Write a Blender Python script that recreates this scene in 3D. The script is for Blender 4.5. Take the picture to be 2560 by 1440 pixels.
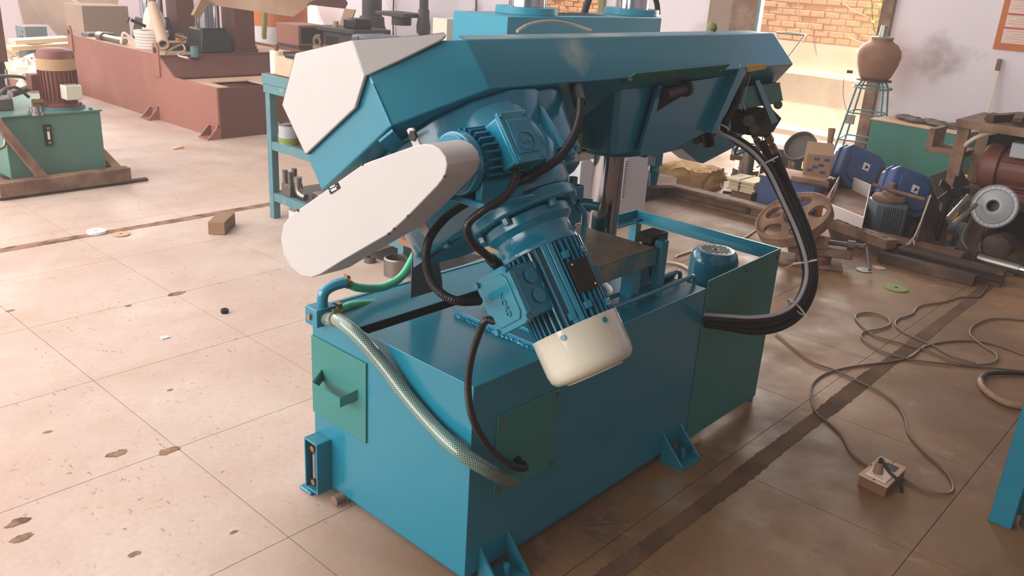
import bpy, math, random
from mathutils import Vector as V, Matrix
random.seed(7)
for o in list(bpy.data.objects): bpy.data.objects.remove(o)
sc = bpy.context.scene; COL = sc.collection
# ------------------------------------------------------------------ camera
FPX, YAW, PIT, ROL = 2137.1, .72362, .356712, -.062645
CAM = V((-1.29594, -1.24117, 1.5))
_f = V((math.cos(PIT)*math.cos(YAW), math.cos(PIT)*math.sin(YAW), -math.sin(PIT)))
_r = V((math.sin(YAW), -math.cos(YAW), 0)); _d = _f.cross(_r)
_c, _s = math.cos(ROL), math.sin(ROL)
RT = _c*_r+_s*_d; DN = -_s*_r+_c*_d; FW = _f
cd = bpy.data.cameras.new('camera'); cam = bpy.data.objects.new('camera', cd); COL.objects.link(cam)
cd.sensor_width = 36; cd.lens = 36*FPX/2560; cd.clip_start = .05; cd.clip_end = 200
M = Matrix((RT, -DN, -FW)).transposed().to_4x4(); M.translation = CAM
cam.matrix_world = M; sc.camera = cam
# ------------------------------------------------------------------ world, sun, daylight, exposure
vs = sc.view_settings
vs.view_transform = 'Standard'; vs.look = 'None'; vs.gamma = 1; vs.use_curve_mapping = False
vs.exposure = 0.0
w = bpy.data.worlds.new('sky'); sc.world = w; w.use_nodes = True
nt = w.node_tree; nt.nodes.clear()
sky = nt.nodes.new('ShaderNodeTexSky'); sky.sky_type = 'NISHITA'; sky.sun_disc = False
sky.sun_elevation = math.radians(55); sky.sun_rotation = math.radians(12); sky.dust_density = 3; sky.air_density = 1
bg = nt.nodes.new('ShaderNodeBackground'); bg.inputs['Strength'].default_value = .22
wo = nt.nodes.new('ShaderNodeOutputWorld')
nt.links.new(sky.outputs[0], bg.inputs[0]); nt.links.new(bg.outputs[0], wo.inputs[0])
def lamp(name, kind, energy, color, loc, direction, **kw):
    l = bpy.data.lights.new(name, kind); l.energy = energy; l.color = color
    for k, v in kw.items(): setattr(l, k, v)
    o = bpy.data.objects.new(name, l); COL.objects.link(o); o.location = loc
    o.rotation_euler = V(direction).to_track_quat('-Z', 'Y').to_euler(); return o
lamp('sun', 'SUN', 14, (1, .96, .88), (8, 8, 9), (.13, -.55, -.83), angle=.01)
# daylight through the open left side of the shed, and through the openings high in the back
lamp('daylight_left', 'AREA', 830, (1, .965, .925), (-5.6, 5.2, 2.2), (1, -.06, -.08), shape='RECTANGLE', size=12.0, size_y=3.2)
lamp('daylight_back', 'AREA', 300, (1, .93, .86), (2.0, 12.2, 3.0), (-.1, -1, -.35), shape='RECTANGLE', size=8, size_y=1.6)
lamp('skylight_left', 'AREA', 360, (1, .955, .91), (-1.6, 5.4, 4.1), (0, 0, -1), shape='RECTANGLE', size=5.5, size_y=9.0)
lamp('daylight_door', 'AREA', 190, (1, .93, .82), (7.3, 2.55, 1.4), (-1, -.1, -.2), shape='RECTANGLE', size=1.4, size_y=2.2)
# ------------------------------------------------------------------ pixel helpers: a pixel meets a real plane of the place
def ray(px, py): return RT*((px-1280)/FPX)+DN*((py-720)/FPX)+FW
def on(px, py, ax, v):
    d = ray(px, py); return CAM+d*((v-CAM[ax])/d[ax])
def Z(px, py, z=0): return on(px, py, 2, z)
def X(px, py, x): return on(px, py, 0, x)
def Y(px, py, y): return on(px, py, 1, y)
def D(px, py, s): return CAM+ray(px, py)*s
def PL(px, py, p0, n):
    d = ray(px, py); n = V(n); return CAM+d*((V(p0)-CAM).dot(n)/d.dot(n))
# ------------------------------------------------------------------ mesh builder
def cr(pts, k=6, closed=False):
    pts = [V(p) for p in pts]; n = len(pts); out = []
    for i in range(n if closed else n-1):
        if closed: a, b, c, d = (pts[(i+j-1) % n] for j in range(4))
        else: a, b, c, d = pts[max(i-1, 0)], pts[i], pts[i+1], pts[min(i+2, n-1)]
        for j in range(k):
            t = j/k
            out.append(.5*(2*b+(c-a)*t+(2*a-5*b+4*c-d)*t*t+(3*b-a-3*c+d)*t*t*t))
    if not closed: out.append(pts[-1])
    return out
def frame(n):
    n = V(n).normalized(); a = V((0, 0, 1)) if abs(n.z) < .9 else V((1, 0, 0))
    x = a.cross(n).normalized(); return x, n.cross(x), n
class MB:
    def __init__(s): s.v = []; s.f = []; s.uv = {}
    def add(s, vs, fs):
        b = len(s.v); s.v += [V(p) for p in vs]; s.f += [tuple(i+b for i in f) for f in fs]; return s
    def hexa(s, p):   # bottom 4 ccw, top 4
        return s.add(p, [(3, 2, 1, 0), (4, 5, 6, 7), (0, 1, 5, 4), (1, 2, 6, 5), (2, 3, 7, 6), (3, 0, 4, 7)])
    def box(s, a, b, rz=0, M=None):
        x0, y0, z0 = a; x1, y1, z1 = b
        p = [V(q) for q in ((x0, y0, z0), (x1, y0, z0), (x1, y1, z0), (x0, y1, z0), (x0, y0, z1), (x1, y0, z1), (x1, y1, z1), (x0, y1, z1))]
        if rz:
            c = (V(a)+V(b))/2; m = Matrix.Rotation(rz, 3, 'Z'); p = [m@(q-c)+c for q in p]
        if M: p = [M@q for q in p]
        return s.hexa(p)
    def obox(s, c, ax, ay, az, sx, sy, sz):
        c = V(c); ax, ay, az = V(ax)*sx/2, V(ay)*sy/2, V(az)*sz/2
        return s.hexa([c+i*ax+j*ay+k*az for k in (-1, 1) for i, j in ((-1, -1), (1, -1), (1, 1), (-1, 1))])
    def extr(s, poly, vec, vec0=(0, 0, 0)):
        n = len(poly); a = [V(p)+V(vec0) for p in poly]; b = [V(p)+V(vec) for p in poly]
        return s.add(a+b, [tuple(range(n-1, -1, -1)), tuple(range(n, 2*n))]+[(i, (i+1) % n, n+(i+1) % n, n+i) for i in range(n)])
    def cyl(s, p0, p1, r, r1=None, seg=20, cap=True):
        r1 = r if r1 is None else r1; p0 = V(p0); p1 = V(p1); x, y, z = frame(p1-p0); vs = []
        for p, q in ((p0, r), (p1, r1)):
            vs += [p+(x*math.cos(2*math.pi*i/seg)+y*math.sin(2*math.pi*i/seg))*q for i in range(seg)]
        fs = [(i, (i+1) % seg, seg+(i+1) % seg, seg+i) for i in range(seg)]
        if cap: fs += [tuple(range(seg-1, -1, -1)), tuple(range(seg, 2*seg))]
        return s.add(vs, fs)
    def lathe(s, o, ax, prof, seg=28, sx=1.0):
        o = V(o); x, y, z = frame(ax); vs = []; m = len(prof)
        for r, h in prof:
            vs += [o+z*h+(x*math.cos(2*math.pi*i/seg)*sx+y*math.sin(2*math.pi*i/seg))*max(r, 1e-5) for i in range(seg)]
        fs = [(j*seg+i, j*seg+(i+1) % seg, (j+1)*seg+(i+1) % seg, (j+1)*seg+i) for j in range(m-1) for i in range(seg)]
        return s.add(vs, fs)
    def ring(s, p0, p1, ro, ri, seg=28):
        h = (V(p1)-V(p0)).length
        return s.lathe(p0, V(p1)-V(p0), [(ri, 0), (ro, 0), (ro, h), (ri, h), (ri, 0)], seg)
    def tube(s, pts, r, seg=10, k=6, closed=False, rib=0, ribstep=.006, smooth=True):
        p = cr(pts, k, closed) if smooth else [V(q) for q in pts]
        if rib:   # resample densely
            out = [p[0]]; acc = 0
            for a, b in zip(p, p[1:]):
                L = (b-a).length; t = ribstep/2-acc
                while t < L: out.append(a+(b-a)*(t/L)); t += ribstep/2
                acc = L-(t-ribstep/2)
            p = out
        n = len(p); b0 = len(s.v); nx = None; L = 0; uvs = []
        for i in range(n):
            t = (p[(i+1) % n]-p[i-1]) if closed else (p[min(i+1, n-1)]-p[max(i-1, 0)])
            if t.length < 1e-9: t = V((0, 0, 1))
            t.normalize()
            if nx is None: nx = frame(t)[0]
            nx = (nx-t*nx.dot(t)).normalized(); ny = t.cross(nx)
            if i: L += (p[i]-p[i-1]).length
            rr = r*(1-rib*(i % 2)) if rib else (r(i/(n-1)) if callable(r) else r)
            for j in range(seg):
                a = 2*math.pi*j/seg
                s.v.append(p[i]+(nx*math.cos(a)+ny*math.sin(a))*rr)
            uvs.append(L)
        m = n if closed else n-1
        for i in range(m):
            i2 = (i+1) % n
            for j in range(seg):
                j2 = (j+1) % seg; f = (b0+i*seg+j, b0+i*seg+j2, b0+i2*seg+j2, b0+i2*seg+j)
                s.uv[len(s.f)] = [(j/seg, uvs[i]), ((j+1)/seg, uvs[i]), ((j+1)/seg, uvs[i2] if i2 else L), (j/seg, uvs[i2] if i2 else L)]
                s.f.append(f)
        if not closed:
            s.f.append(tuple(b0+j for j in range(seg-1, -1, -1))); s.f.append(tuple(b0+(n-1)*seg+j for j in range(seg)))
        return s
    def blob(s, c, rx, ry, rz, seg=14, rng=6, jit=0, M=None):
        c = V(c); vs = []; fs = []
        for i in range(rng+1):
            th = math.pi*i/rng
            for j in range(seg):
                a = 2*math.pi*j/seg; q = 1+random.uniform(-jit, jit)
                p = V((rx*math.sin(th)*math.cos(a)*q, ry*math.sin(th)*math.sin(a)*q, rz*math.cos(th)*q))
                vs.append(c+(M@p if M else p))
        for i in range(rng):
            for j in range(seg):
                fs.append((i*seg+j, (i+1)*seg+j, (i+1)*seg+(j+1) % seg, i*seg+(j+1) % seg))
        return s.add(vs, fs)
def root_loc(o):
    return V(o['_loc']) if o is not None and '_loc' in o else V((0, 0, 0))
def build(name, mb, mat, parent=None, loc=None, sm=40, bev=0, seg=2, label=None, cat=None, group=None, kind=None):
    if parent is not None: loc = root_loc(parent)
    loc = V(loc) if loc is not None else V((0, 0, 0))
    me = bpy.data.meshes.new(name); me.from_pydata([tuple(p-loc) for p in mb.v], [], mb.f)
    me.materials.append(mat if not isinstance(mat, str) else MT[mat])
    if mb.uv:
        ul = me.uv_layers.new(name='UVMap')
        for pi, poly in enumerate(me.polygons):
            if pi in mb.uv:
                for li, uv in zip(poly.loop_indices, mb.uv[pi]): ul.data[li].uv = uv
    import bmesh
    bm = bmesh.new(); bm.from_mesh(me); bmesh.ops.recalc_face_normals(bm, faces=bm.faces); bm.to_mesh(me); bm.free()
    if sm:
        me.polygons.foreach_set('use_smooth', [True]*len(me.polygons)); me.set_sharp_from_angle(angle=math.radians(sm))
    o = bpy.data.objects.new(name, me); COL.objects.link(o); o['_loc'] = tuple(loc)
    if parent is not None: o.parent = parent
    else: o.location = loc
    if bev:
        b = o.modifiers.new('edge', 'BEVEL'); b.width = bev; b.segments = seg; b.limit_method = 'ANGLE'; b.angle_limit = math.radians(35)
        b.harden_normals = False
    return tag(o, label, cat, group, kind)
def tag(o, label=None, cat=None, group=None, kind=None):
    if label: o['label'] = label
    if cat: o['category'] = cat
    if group: o['group'] = group
    if kind: o['kind'] = kind
    return o
def thing(name, label, cat, loc=(0, 0, 0), group=None):
    o = bpy.data.objects.new(name, None); COL.objects.link(o); o.location = loc; o['_loc'] = tuple(loc); o.empty_display_size = .1
    return tag(o, label, cat, group)
def copy_tree(o, parent=None):
    c = o.copy(); COL.objects.link(c); c.parent = parent
    for ch in list(o.children): copy_tree(ch, c)
    return c
# ------------------------------------------------------------------ materials
MT = {}
def lin(c): return tuple(((x/255)/12.92 if x/255 <= .04045 else ((x/255+.055)/1.055)**2.4) for x in c)
def mat(name, rgb, rough=.5, metal=0, var=.12, vs=6, bump=.0, bs=60, rgb2=None, thr=(.45, .65), s2=3, coat=0, spec=.5, alpha=1, trans=0, ior=1.45):
    m = bpy.data.materials.new(name); m.use_nodes = True; t = m.node_tree; N = t.nodes; L = t.links
    b = N['Principled BSDF']; tc = N.new('ShaderNodeTexCoord')
    b.inputs['Roughness'].default_value = rough; b.inputs['Metallic'].default_value = metal
    b.inputs['Specular IOR Level'].default_value = spec; b.inputs['IOR'].default_value = ior
    if coat: b.inputs['Coat Weight'].default_value = coat; b.inputs['Coat Roughness'].default_value = .12
    if trans: b.inputs['Transmission Weight'].default_value = trans
    if alpha < 1: b.inputs['Alpha'].default_value = alpha
    geo = N.new('ShaderNodeNewGeometry')
    n1 = N.new('ShaderNodeTexNoise'); n1.inputs['Scale'].default_value = vs; n1.inputs['Detail'].default_value = 6
    L.new(geo.outputs['Position'], n1.inputs['Vector'])
    c = lin(rgb)
    r = N.new('ShaderNodeMix'); r.data_type = 'RGBA'
    r.inputs['A'].default_value = (*[x*(1-var) for x in c], 1); r.inputs['B'].default_value = (*[min(1, x*(1+var)) for x in c], 1)
    L.new(n1.outputs['Fac'], r.inputs['Factor']); out = r.outputs['Result']
    if rgb2:
        n2 = N.new('ShaderNodeTexNoise'); n2.inputs['Scale'].default_value = s2; n2.inputs['Detail'].default_value = 9; n2.inputs['Roughness'].default_value = .62
        L.new(geo.outputs['Position'], n2.inputs['Vector'])
        mr = N.new('ShaderNodeMapRange'); mr.inputs['From Min'].default_value = thr[0]; mr.inputs['From Max'].default_value = thr[1]
        L.new(n2.outputs['Fac'], mr.inputs['Value'])
        q = N.new('ShaderNodeMix'); q.data_type = 'RGBA'; q.inputs['B'].default_value = (*lin(rgb2), 1)
        L.new(mr.outputs[0], q.inputs['Factor']); L.new(out, q.inputs['A']); out = q.outputs['Result']
    L.new(out, b.inputs['Base Color'])
    if bump:
        n3 = N.new('ShaderNodeTexNoise'); n3.inputs['Scale'].default_value = bs; n3.inputs['Detail'].default_value = 4
        L.new(geo.outputs['Position'], n3.inputs['Vector'])
        bp = N.new('ShaderNodeBump'); bp.inputs['Strength'].default_value = bump; bp.inputs['Distance'].default_value = .01
        L.new(n3.outputs['Fac'], bp.inputs['Height']); L.new(bp.outputs[0], b.inputs['Normal'])
    MT[name] = m; return m
mat('blue', (24, 120, 142), .28, var=.06, vs=4, bump=.03, bs=18, coat=.6)
mat('blue_cast', (16, 118, 146), .22, var=.08, vs=9, bump=.10, bs=45, coat=.6)
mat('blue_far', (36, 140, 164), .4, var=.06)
mat('green_panel', (54, 122, 116), .45, var=.08, vs=5, bump=.02, bs=30)
mat('dirty_blue', (50, 105, 115), .4, var=.2, vs=9, rgb2=(140, 128, 110), thr=(.5, .68), s2=5, bump=.05)
mat('cream', (184, 179, 176), .42, var=.03, vs=5, bump=.015, bs=40, rgb2=(166, 156, 144), thr=(.66, .82), s2=4)
mat('ivory', (206, 200, 180), .16, var=.03, coat=.6, bump=.02, bs=60)
mat('black', (18, 16, 18), .45, var=.2)
mat('conduit', (24, 22, 24), .42, var=.1)
mat('rubber', (30, 27, 27), .55, var=.15, vs=30)
mat('chrome', (178, 178, 184), .12, metal=1, var=.03)
mat('table_top', (154, 132, 108), .5, var=.2, vs=8, rgb2=(92, 104, 100), thr=(.5, .7), s2=6, metal=.2)
mat('steel', (150, 142, 135), .35, metal=.9, var=.15, vs=14, rgb2=(105, 80, 62), thr=(.55, .75), s2=8)
mat('dull_steel', (112, 104, 98), .5, metal=.6, var=.2, vs=12, bump=.05)
mat('iron', (72, 68, 68), .55, metal=.2, var=.2, vs=9)
mat('dusty_steel', (178, 158, 144), .7, var=.12, vs=3, rgb2=(196, 176, 160), thr=(.45, .7), s2=2)
mat('grey_sheet', (98, 92, 88), .45, metal=.3, var=.18, vs=7)
mat('brass', (178, 140, 84), .3, metal=.9, var=.1)
mat('dark_void', (8, 9, 11), .7, var=.1)
mat('plate_dark', (42, 34, 30), .5, metal=.3, var=.15, vs=40)
mat('grey_cabinet', (206, 206, 212), .5, var=.04)
mat('grey_tube', (168, 168, 172), .4, var=.04)
mat('white_tie', (214, 210, 204), .5, var=.03)
mat('hose_green', (66, 176, 134), .25, var=.08, coat=.5)
mat('rust', (108, 78, 61), .75, var=.3, vs=14, rgb2=(160, 128, 104), thr=(.44, .70), s2=5, bump=.12, bs=70)
mat('rust_dark', (70, 51, 42), .7, var=.3, vs=14, rgb2=(118, 92, 74), thr=(.48, .74), s2=5, bump=.12, bs=60)
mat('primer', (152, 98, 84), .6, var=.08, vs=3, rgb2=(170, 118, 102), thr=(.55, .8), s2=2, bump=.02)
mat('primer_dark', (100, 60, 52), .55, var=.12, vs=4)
mat('primer_dusty_lit', (196, 158, 132), .75, var=.12, vs=3, rgb2=(214, 186, 158), thr=(.45, .7), s2=2)  # dusty primer; also paints the top light on the slanted plate
mat('olive_green', (84, 120, 108), .5, var=.08, vs=4)
mat('teal_cabinet', (58, 124, 110), .55, var=.1, vs=4, rgb2=(70, 120, 104), thr=(.55, .8), s2=3)
mat('turquoise', (86, 126, 132), .55, var=.1, vs=8, rgb2=(150, 142, 128), thr=(.58, .72), s2=11, bump=.05)
mat('white_wall', (234, 224, 230), .85, var=.05, vs=1.5, rgb2=(168, 154, 150), thr=(.57, .70), s2=.9, bump=.10, bs=16)
mat('plaster', (210, 198, 180), .9, var=.12, vs=2.5, rgb2=(192, 168, 142), thr=(.5, .75), s2=3, bump=.25, bs=14)
mat('plaster_light', (204, 198, 172), .9, var=.1, vs=2, rgb2=(184, 178, 144), thr=(.5, .75), s2=2, bump=.2, bs=18)
mat('mortar', (208, 178, 140), .95, var=.15, bump=.2, bs=40)
mat('brick', (212, 158, 116), .9, var=.2, vs=5, rgb2=(218, 166, 122), thr=(.5, .72), s2=8, bump=.25, bs=50)
mat('concrete', (150, 128, 112), .85, var=.12, vs=4, bump=.15, bs=30)
mat('ground_out', (226, 214, 196), .9, var=.06, bump=.2, bs=10)
mat('clay', (150, 104, 84), .7, var=.10, vs=5, rgb2=(120, 84, 68), thr=(.5, .75), s2=4)
mat('wood', (142, 110, 84), .7, var=.25, vs=12, bump=.1)
mat('wood_pale', (190, 164, 130), .7, var=.15, vs=10, bump=.08)
mat('cardboard', (170, 138, 106), .8, var=.08)
mat('card_tube', (196, 168, 142), .75, var=.08)
mat('gear_blue', (60, 86, 132), .45, var=.12, vs=6, rgb2=(120, 108, 100), thr=(.58, .78), s2=5)
mat('motor_grey', (92, 108, 116), .5, var=.15, vs=8, rgb2=(120, 96, 76), thr=(.55, .75), s2=6)
mat('motor_red', (116, 66, 56), .5, var=.12, vs=6)
mat('box_blue', (76, 92, 134), .6, var=.08, vs=4)
mat('plastic_white', (228, 214, 196), .35, var=.05, vs=8)
mat('sack_white', (226, 212, 206), .7, var=.06, vs=12, bump=.2, bs=30)
mat('paper', (232, 216, 178), .8, var=.06)
mat('cable', (112, 92, 74), .5, var=.15)
mat('cable_black', (36, 30, 28), .45, var=.1)
mat('cable_white', (196, 178, 160), .5, var=.08)
mat('tape_brown', (150, 112, 84), .5, var=.35, vs=60)
mat('lime', (122, 136, 62), .6, var=.1)
mat('yellow', (206, 160, 42), .5, var=.08)
mat('orange', (196, 112, 62), .6, var=.1)
mat('rock', (186, 150, 104), .95, var=.3, vs=14, bump=.5, bs=26)
mat('dirt', (150, 116, 94), .95, var=.3, vs=20, rgb2=(96, 68, 52), thr=(.45, .62), s2=9, bump=.4, bs=60)
mat('dirt_dark', (112, 82, 58), .95, var=.3, vs=20, rgb2=(84, 61, 44), thr=(.42, .62), s2=5, bump=.4, bs=60)
mat('wood_red', (122, 84, 56), .7, var=.12)
mat('red_print', (200, 72, 64), .7, var=.05)
mat('pink_paper', (232, 204, 190), .7, var=.03)
mat('sticker', (224, 222, 224), .5, var=.02)
mat('print_blue', (72, 84, 160), .6, var=.05)
mat('green_leaf', (150, 180, 70), .6, var=.2)
mat('bark', (120, 118, 84), .8, var=.15)
mat('glass_grey', (170, 170, 176), .1, var=.05, trans=.5)
mat('purple_dark', (40, 34, 72), .5, var=.1)
mat('olive_paint', (128, 132, 84), .7, var=.1)
def braided():
    m = bpy.data.materials.new('braided_hose'); m.use_nodes = True; t = m.node_tree; N = t.nodes; L = t.links; b = N['Principled BSDF']
    uv = N.new('ShaderNodeUVMap'); sp = N.new('ShaderNodeSeparateXYZ'); L.new(uv.outputs[0], sp.inputs[0]); outs = []
    for sg in (1, -1):
        a = N.new('ShaderNodeMath'); a.operation = 'MULTIPLY'; a.inputs[1].default_value = 14*sg; L.new(sp.outputs[0], a.inputs[0])
        c = N.new('ShaderNodeMath'); c.operation = 'MULTIPLY_ADD'; c.inputs[1].default_value = 165; L.new(sp.outputs[1], c.inputs[0]); L.new(a.outputs[0], c.inputs[2])
        d = N.new('ShaderNodeMath'); d.operation = 'PINGPONG'; d.inputs[1].default_value = .5; L.new(c.outputs[0], d.inputs[0])
        g = N.new('ShaderNodeMath'); g.operation = 'LESS_THAN'; g.inputs[1].default_value = .10; L.new(d.outputs[0], g.inputs[0]); outs.append(g)
    mx = N.new('ShaderNodeMath'); mx.operation = 'MAXIMUM'; L.new(outs[0].outputs[0], mx.inputs[0]); L.new(outs[1].outputs[0], mx.inputs[1])
    r = N.new('ShaderNodeMix'); r.data_type = 'RGBA'; r.inputs['A'].default_value = (*lin((44, 84, 74)), 1); r.inputs['B'].default_value = (*lin((160, 182, 168)), 1)
    L.new(mx.outputs[0], r.inputs['Factor']); L.new(r.outputs['Result'], b.inputs['Base Color'])
    b.inputs['Roughness'].default_value = .25; b.inputs['Coat Weight'].default_value = .8; b.inputs['Coat Roughness'].default_value = .08
    MT['braided'] = m
braided()
def floor_mat():
    m = bpy.data.materials.new('concrete_floor'); m.use_nodes = True; t = m.node_tree; N = t.nodes; L = t.links; b = N['Principled BSDF']
    geo = N.new('ShaderNodeNewGeometry'); P = geo.outputs['Position']
    def noise(sc_, det=6, ro=.55, dist=0):
        n = N.new('ShaderNodeTexNoise'); n.inputs['Scale'].default_value = sc_; n.inputs['Detail'].default_value = det; n.inputs['Roughness'].default_value = ro; n.inputs['Distortion'].default_value = dist
        L.new(P, n.inputs['Vector']); return n.outputs['Fac']
    def rng(v, a, b_, c=0, d=1):
        r = N.new('ShaderNodeMapRange'); r.inputs['From Min'].default_value = a; r.inputs['From Max'].default_value = b_; r.inputs['To Min'].default_value = c; r.inputs['To Max'].default_value = d
        L.new(v, r.inputs['Value']); return r.outputs[0]
    def mix(f, a, b_):
        q = N.new('ShaderNodeMix'); q.data_type = 'RGBA'
        for k, v in (('Factor', f), ('A', a), ('B', b_)):
            if isinstance(v, tuple): q.inputs[k].default_value = (*lin(v), 1)
            elif isinstance(v, float): q.inputs[k].default_value = v
            else: L.new(v, q.inputs[k])
        return q.outputs['Result']
    pale = mix(rng(noise(1.3), .35, .65), (186, 158, 143), (205, 186, 173))
    pale = mix(rng(noise(2.7, 8), .52, .75, 0, .7), pale, (184, 150, 128))
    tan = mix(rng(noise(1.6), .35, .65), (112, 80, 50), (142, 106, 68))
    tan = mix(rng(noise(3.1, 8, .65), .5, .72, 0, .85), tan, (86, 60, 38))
    # dusty, trodden work side of the floor (right of the saw) against the paler side; tan also darkened to paint in its dimmer light
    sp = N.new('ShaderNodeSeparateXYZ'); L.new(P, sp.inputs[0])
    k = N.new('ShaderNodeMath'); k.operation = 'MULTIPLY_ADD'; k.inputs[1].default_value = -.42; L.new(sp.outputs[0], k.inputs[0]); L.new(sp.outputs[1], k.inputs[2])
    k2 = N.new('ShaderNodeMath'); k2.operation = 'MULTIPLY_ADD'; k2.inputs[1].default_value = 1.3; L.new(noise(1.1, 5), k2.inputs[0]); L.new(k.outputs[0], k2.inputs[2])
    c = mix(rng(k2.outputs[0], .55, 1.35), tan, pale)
    # overspray of blue paint
    c = mix(rng(noise(1.9, 3), .66, .78, 0, .35), c, (136, 168, 168))
    # pits and scratches
    vo = N.new('ShaderNodeTexVoronoi'); vo.inputs['Scale'].default_value = 30
    nd = N.new('ShaderNodeTexNoise'); nd.inputs['Scale'].default_value = 40; L.new(P, nd.inputs['Vector'])
    va = N.new('ShaderNodeVectorMath'); va.operation = 'MULTIPLY_ADD'; va.inputs[1].default_value = (.05, .05, 0); L.new(nd.outputs['Color'], va.inputs[0]); L.new(P, va.inputs[2]); L.new(va.outputs[0], vo.inputs['Vector'])
    pit = rng(vo.outputs['Distance'], .07, .16, .8, 0); msk = rng(noise(3.2, 4), .43, .58)
    pm = N.new('ShaderNodeMath'); pm.operation = 'MULTIPLY'; L.new(pit, pm.inputs[0]); L.new(msk, pm.inputs[1])
    c = mix(pm.outputs[0], c, (108, 80, 66))
    n9 = rng(noise(7, 10, .7, 1.5), .66, .71, 0, .8); c = mix(n9, c, (140, 104, 84))
    mp = N.new('ShaderNodeMapping'); mp.inputs['Scale'].default_value = (44, 9, 1); mp.inputs['Rotation'].default_value = (0, 0, .6); L.new(P, mp.inputs['Vector'])
    vo2 = N.new('ShaderNodeTexVoronoi'); vo2.inputs['Scale'].default_value = 1; L.new(mp.outputs[0], vo2.inputs['Vector'])
    m3 = N.new('ShaderNodeMath'); m3.operation = 'MULTIPLY'; L.new(rng(vo2.outputs['Distance'], .08, .14, 1, 0), m3.inputs[0]); L.new(rng(noise(3.3, 4), .42, .58, 0, .75), m3.inputs[1])
    c = mix(m3.outputs[0], c, (128, 92, 74))
    c = mix(rng(noise(5.5, 9, .7, .6), .60, .72, 0, .28), c, (226, 208, 190))
    c = mix(rng(noise(.8, 4, .5, .4), .58, .72, 0, .5), c, (190, 150, 116))
    c = mix(rng(noise(55, 3, .6), .35, .75, 0, .22), c, (150, 116, 92))
    L.new(c, b.inputs['Base Color'])
    L.new(rng(noise(4), .3, .7, .42, .75), b.inputs['Roughness'])
    sm_ = N.new('ShaderNodeMath'); sm_.operation = 'MULTIPLY_ADD'; sm_.inputs[1].default_value = -1.2; L.new(pm.outputs[0], sm_.inputs[0]); L.new(noise(30, 6), sm_.inputs[2])
    bp = N.new('ShaderNodeBump'); bp.inputs['Strength'].default_value = .12; bp.inputs['Distance'].default_value = .008; L.new(sm_.outputs[0], bp.inputs['Height']); L.new(bp.outputs[0], b.inputs['Normal'])
    MT['floor'] = m
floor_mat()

# ================================================================== THE SHED
floor = build('floor', MB().box((-7, -7, -.30), (6.98, 13, -.008)), 'dirt', kind='structure', sm=0)
tag(floor, 'concrete shed floor laid in square bays')
xs = [-.21+.628*k for k in range(-3, 12)]; ys = [.48+.625*k for k in range(-4, 19)]
ys2 = []
for i in range(len(ys)-1):
    a, b_ = ys[i], ys[i+1]
    for t in (3.44, -.23):
        if a < t < b_: ys2 += [(a, t-.022), (t+.022, b_)]; break
    else: ys2.append((a, b_))
cnt = 0; meshes = {}
for i in range(len(xs)-1):
    for (a, b_) in ys2:
        x0, x1 = xs[i], min(xs[i+1], 6.98)
        if x0 > 6.9 or (x0 > 4.3 and a < -.3): continue
        g = .0011; key = (round(x1-x0, 3), round(b_-a, 3))
        if key in meshes:
            o = bpy.data.objects.new('floor_slab', meshes[key]); COL.objects.link(o); o.parent = floor
        else:
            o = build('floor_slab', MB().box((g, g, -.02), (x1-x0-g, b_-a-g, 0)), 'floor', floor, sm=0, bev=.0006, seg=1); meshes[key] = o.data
        o.location = (x0, a, 0); cnt += 1
# outer parts of the floor that the bays do not reach
fb = MB()
fb.box((-7, -7, -.02), (xs[0], 13, 0)); fb.box((xs[0], -7, -.02), (xs[-1], ys[0], 0)); fb.box((xs[0], ys[-1], -.02), (xs[-1], 13, 0))
fb.box((4.3, -7, -.0201), (6.98, -.3, -.0002))
fb.box((xs[-1], -7, -.02), (6.98, 13, 0))
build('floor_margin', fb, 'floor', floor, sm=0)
# broken, dirt filled channels cut across the floor
def channel(y0, x0, x1, mt, wd):
    mb = MB(); n = int((x1-x0)/.014); top = []; bot = []
    for i in range(n+1):
        x = x0+(x1-x0)*i/n; q1 = .55+.45*math.sin(x*2.3)*math.sin(x*5.1+1); q2 = .55+.45*math.sin(x*3.1+2)*math.sin(x*4.3); top.append((x, y0+wd+random.uniform(-.12, .22)*wd+q1*wd*.7, .0016)); bot.append((x, y0-wd-random.uniform(-.12, .22)*wd-q2*wd*.7, .0016))
    mid = [(t[0], y0+random.uniform(-.012, .012), .001) for t in top]
    vs_ = bot+mid+top; m = n+1
    mb.add(vs_, [(i, i+1, m+i+1, m+i) for i in range(n)]+[(m+i, m+i+1, 2*m+i+1, 2*m+i) for i in range(n)])
    return build('floor_channel', mb, mt, floor, sm=60)
channel(3.44, -1.8, 6.9, 'dirt', .022); channel(-.23, -1.5, 4.6, 'dirt_dark', .020)
# chips broken out at bay corners
for (px, py, r) in ((440, 735, .035), (425, 1125, .03), (290, 1135, .028), (45, 1305, .025), (337, 1385, .014), (26, 777, .016), (425, 975, .010), (320, 765, .014), (120, 1080, .012), (585, 1330, .010), (55, 1345, .022)):
    p = Z(px, py); mb = MB(); n = 26; kk = [random.uniform(.75, 1.15) for _ in range(6)]
    pts = [(p.x+r*kk[int(i*6/n)]*random.uniform(.8, 1.15)*math.cos(6.283*i/n)*1.2, p.y+r*kk[int(i*6/n)]*random.uniform(.8, 1.1)*math.sin(6.283*i/n)*.7, .0012) for i in range(n)]
    mb.add(pts+[(p.x, p.y, .0006)], [(i, (i+1) % n, n) for i in range(n)]); build('floor_chip', mb, 'dirt', floor, sm=60)

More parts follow.
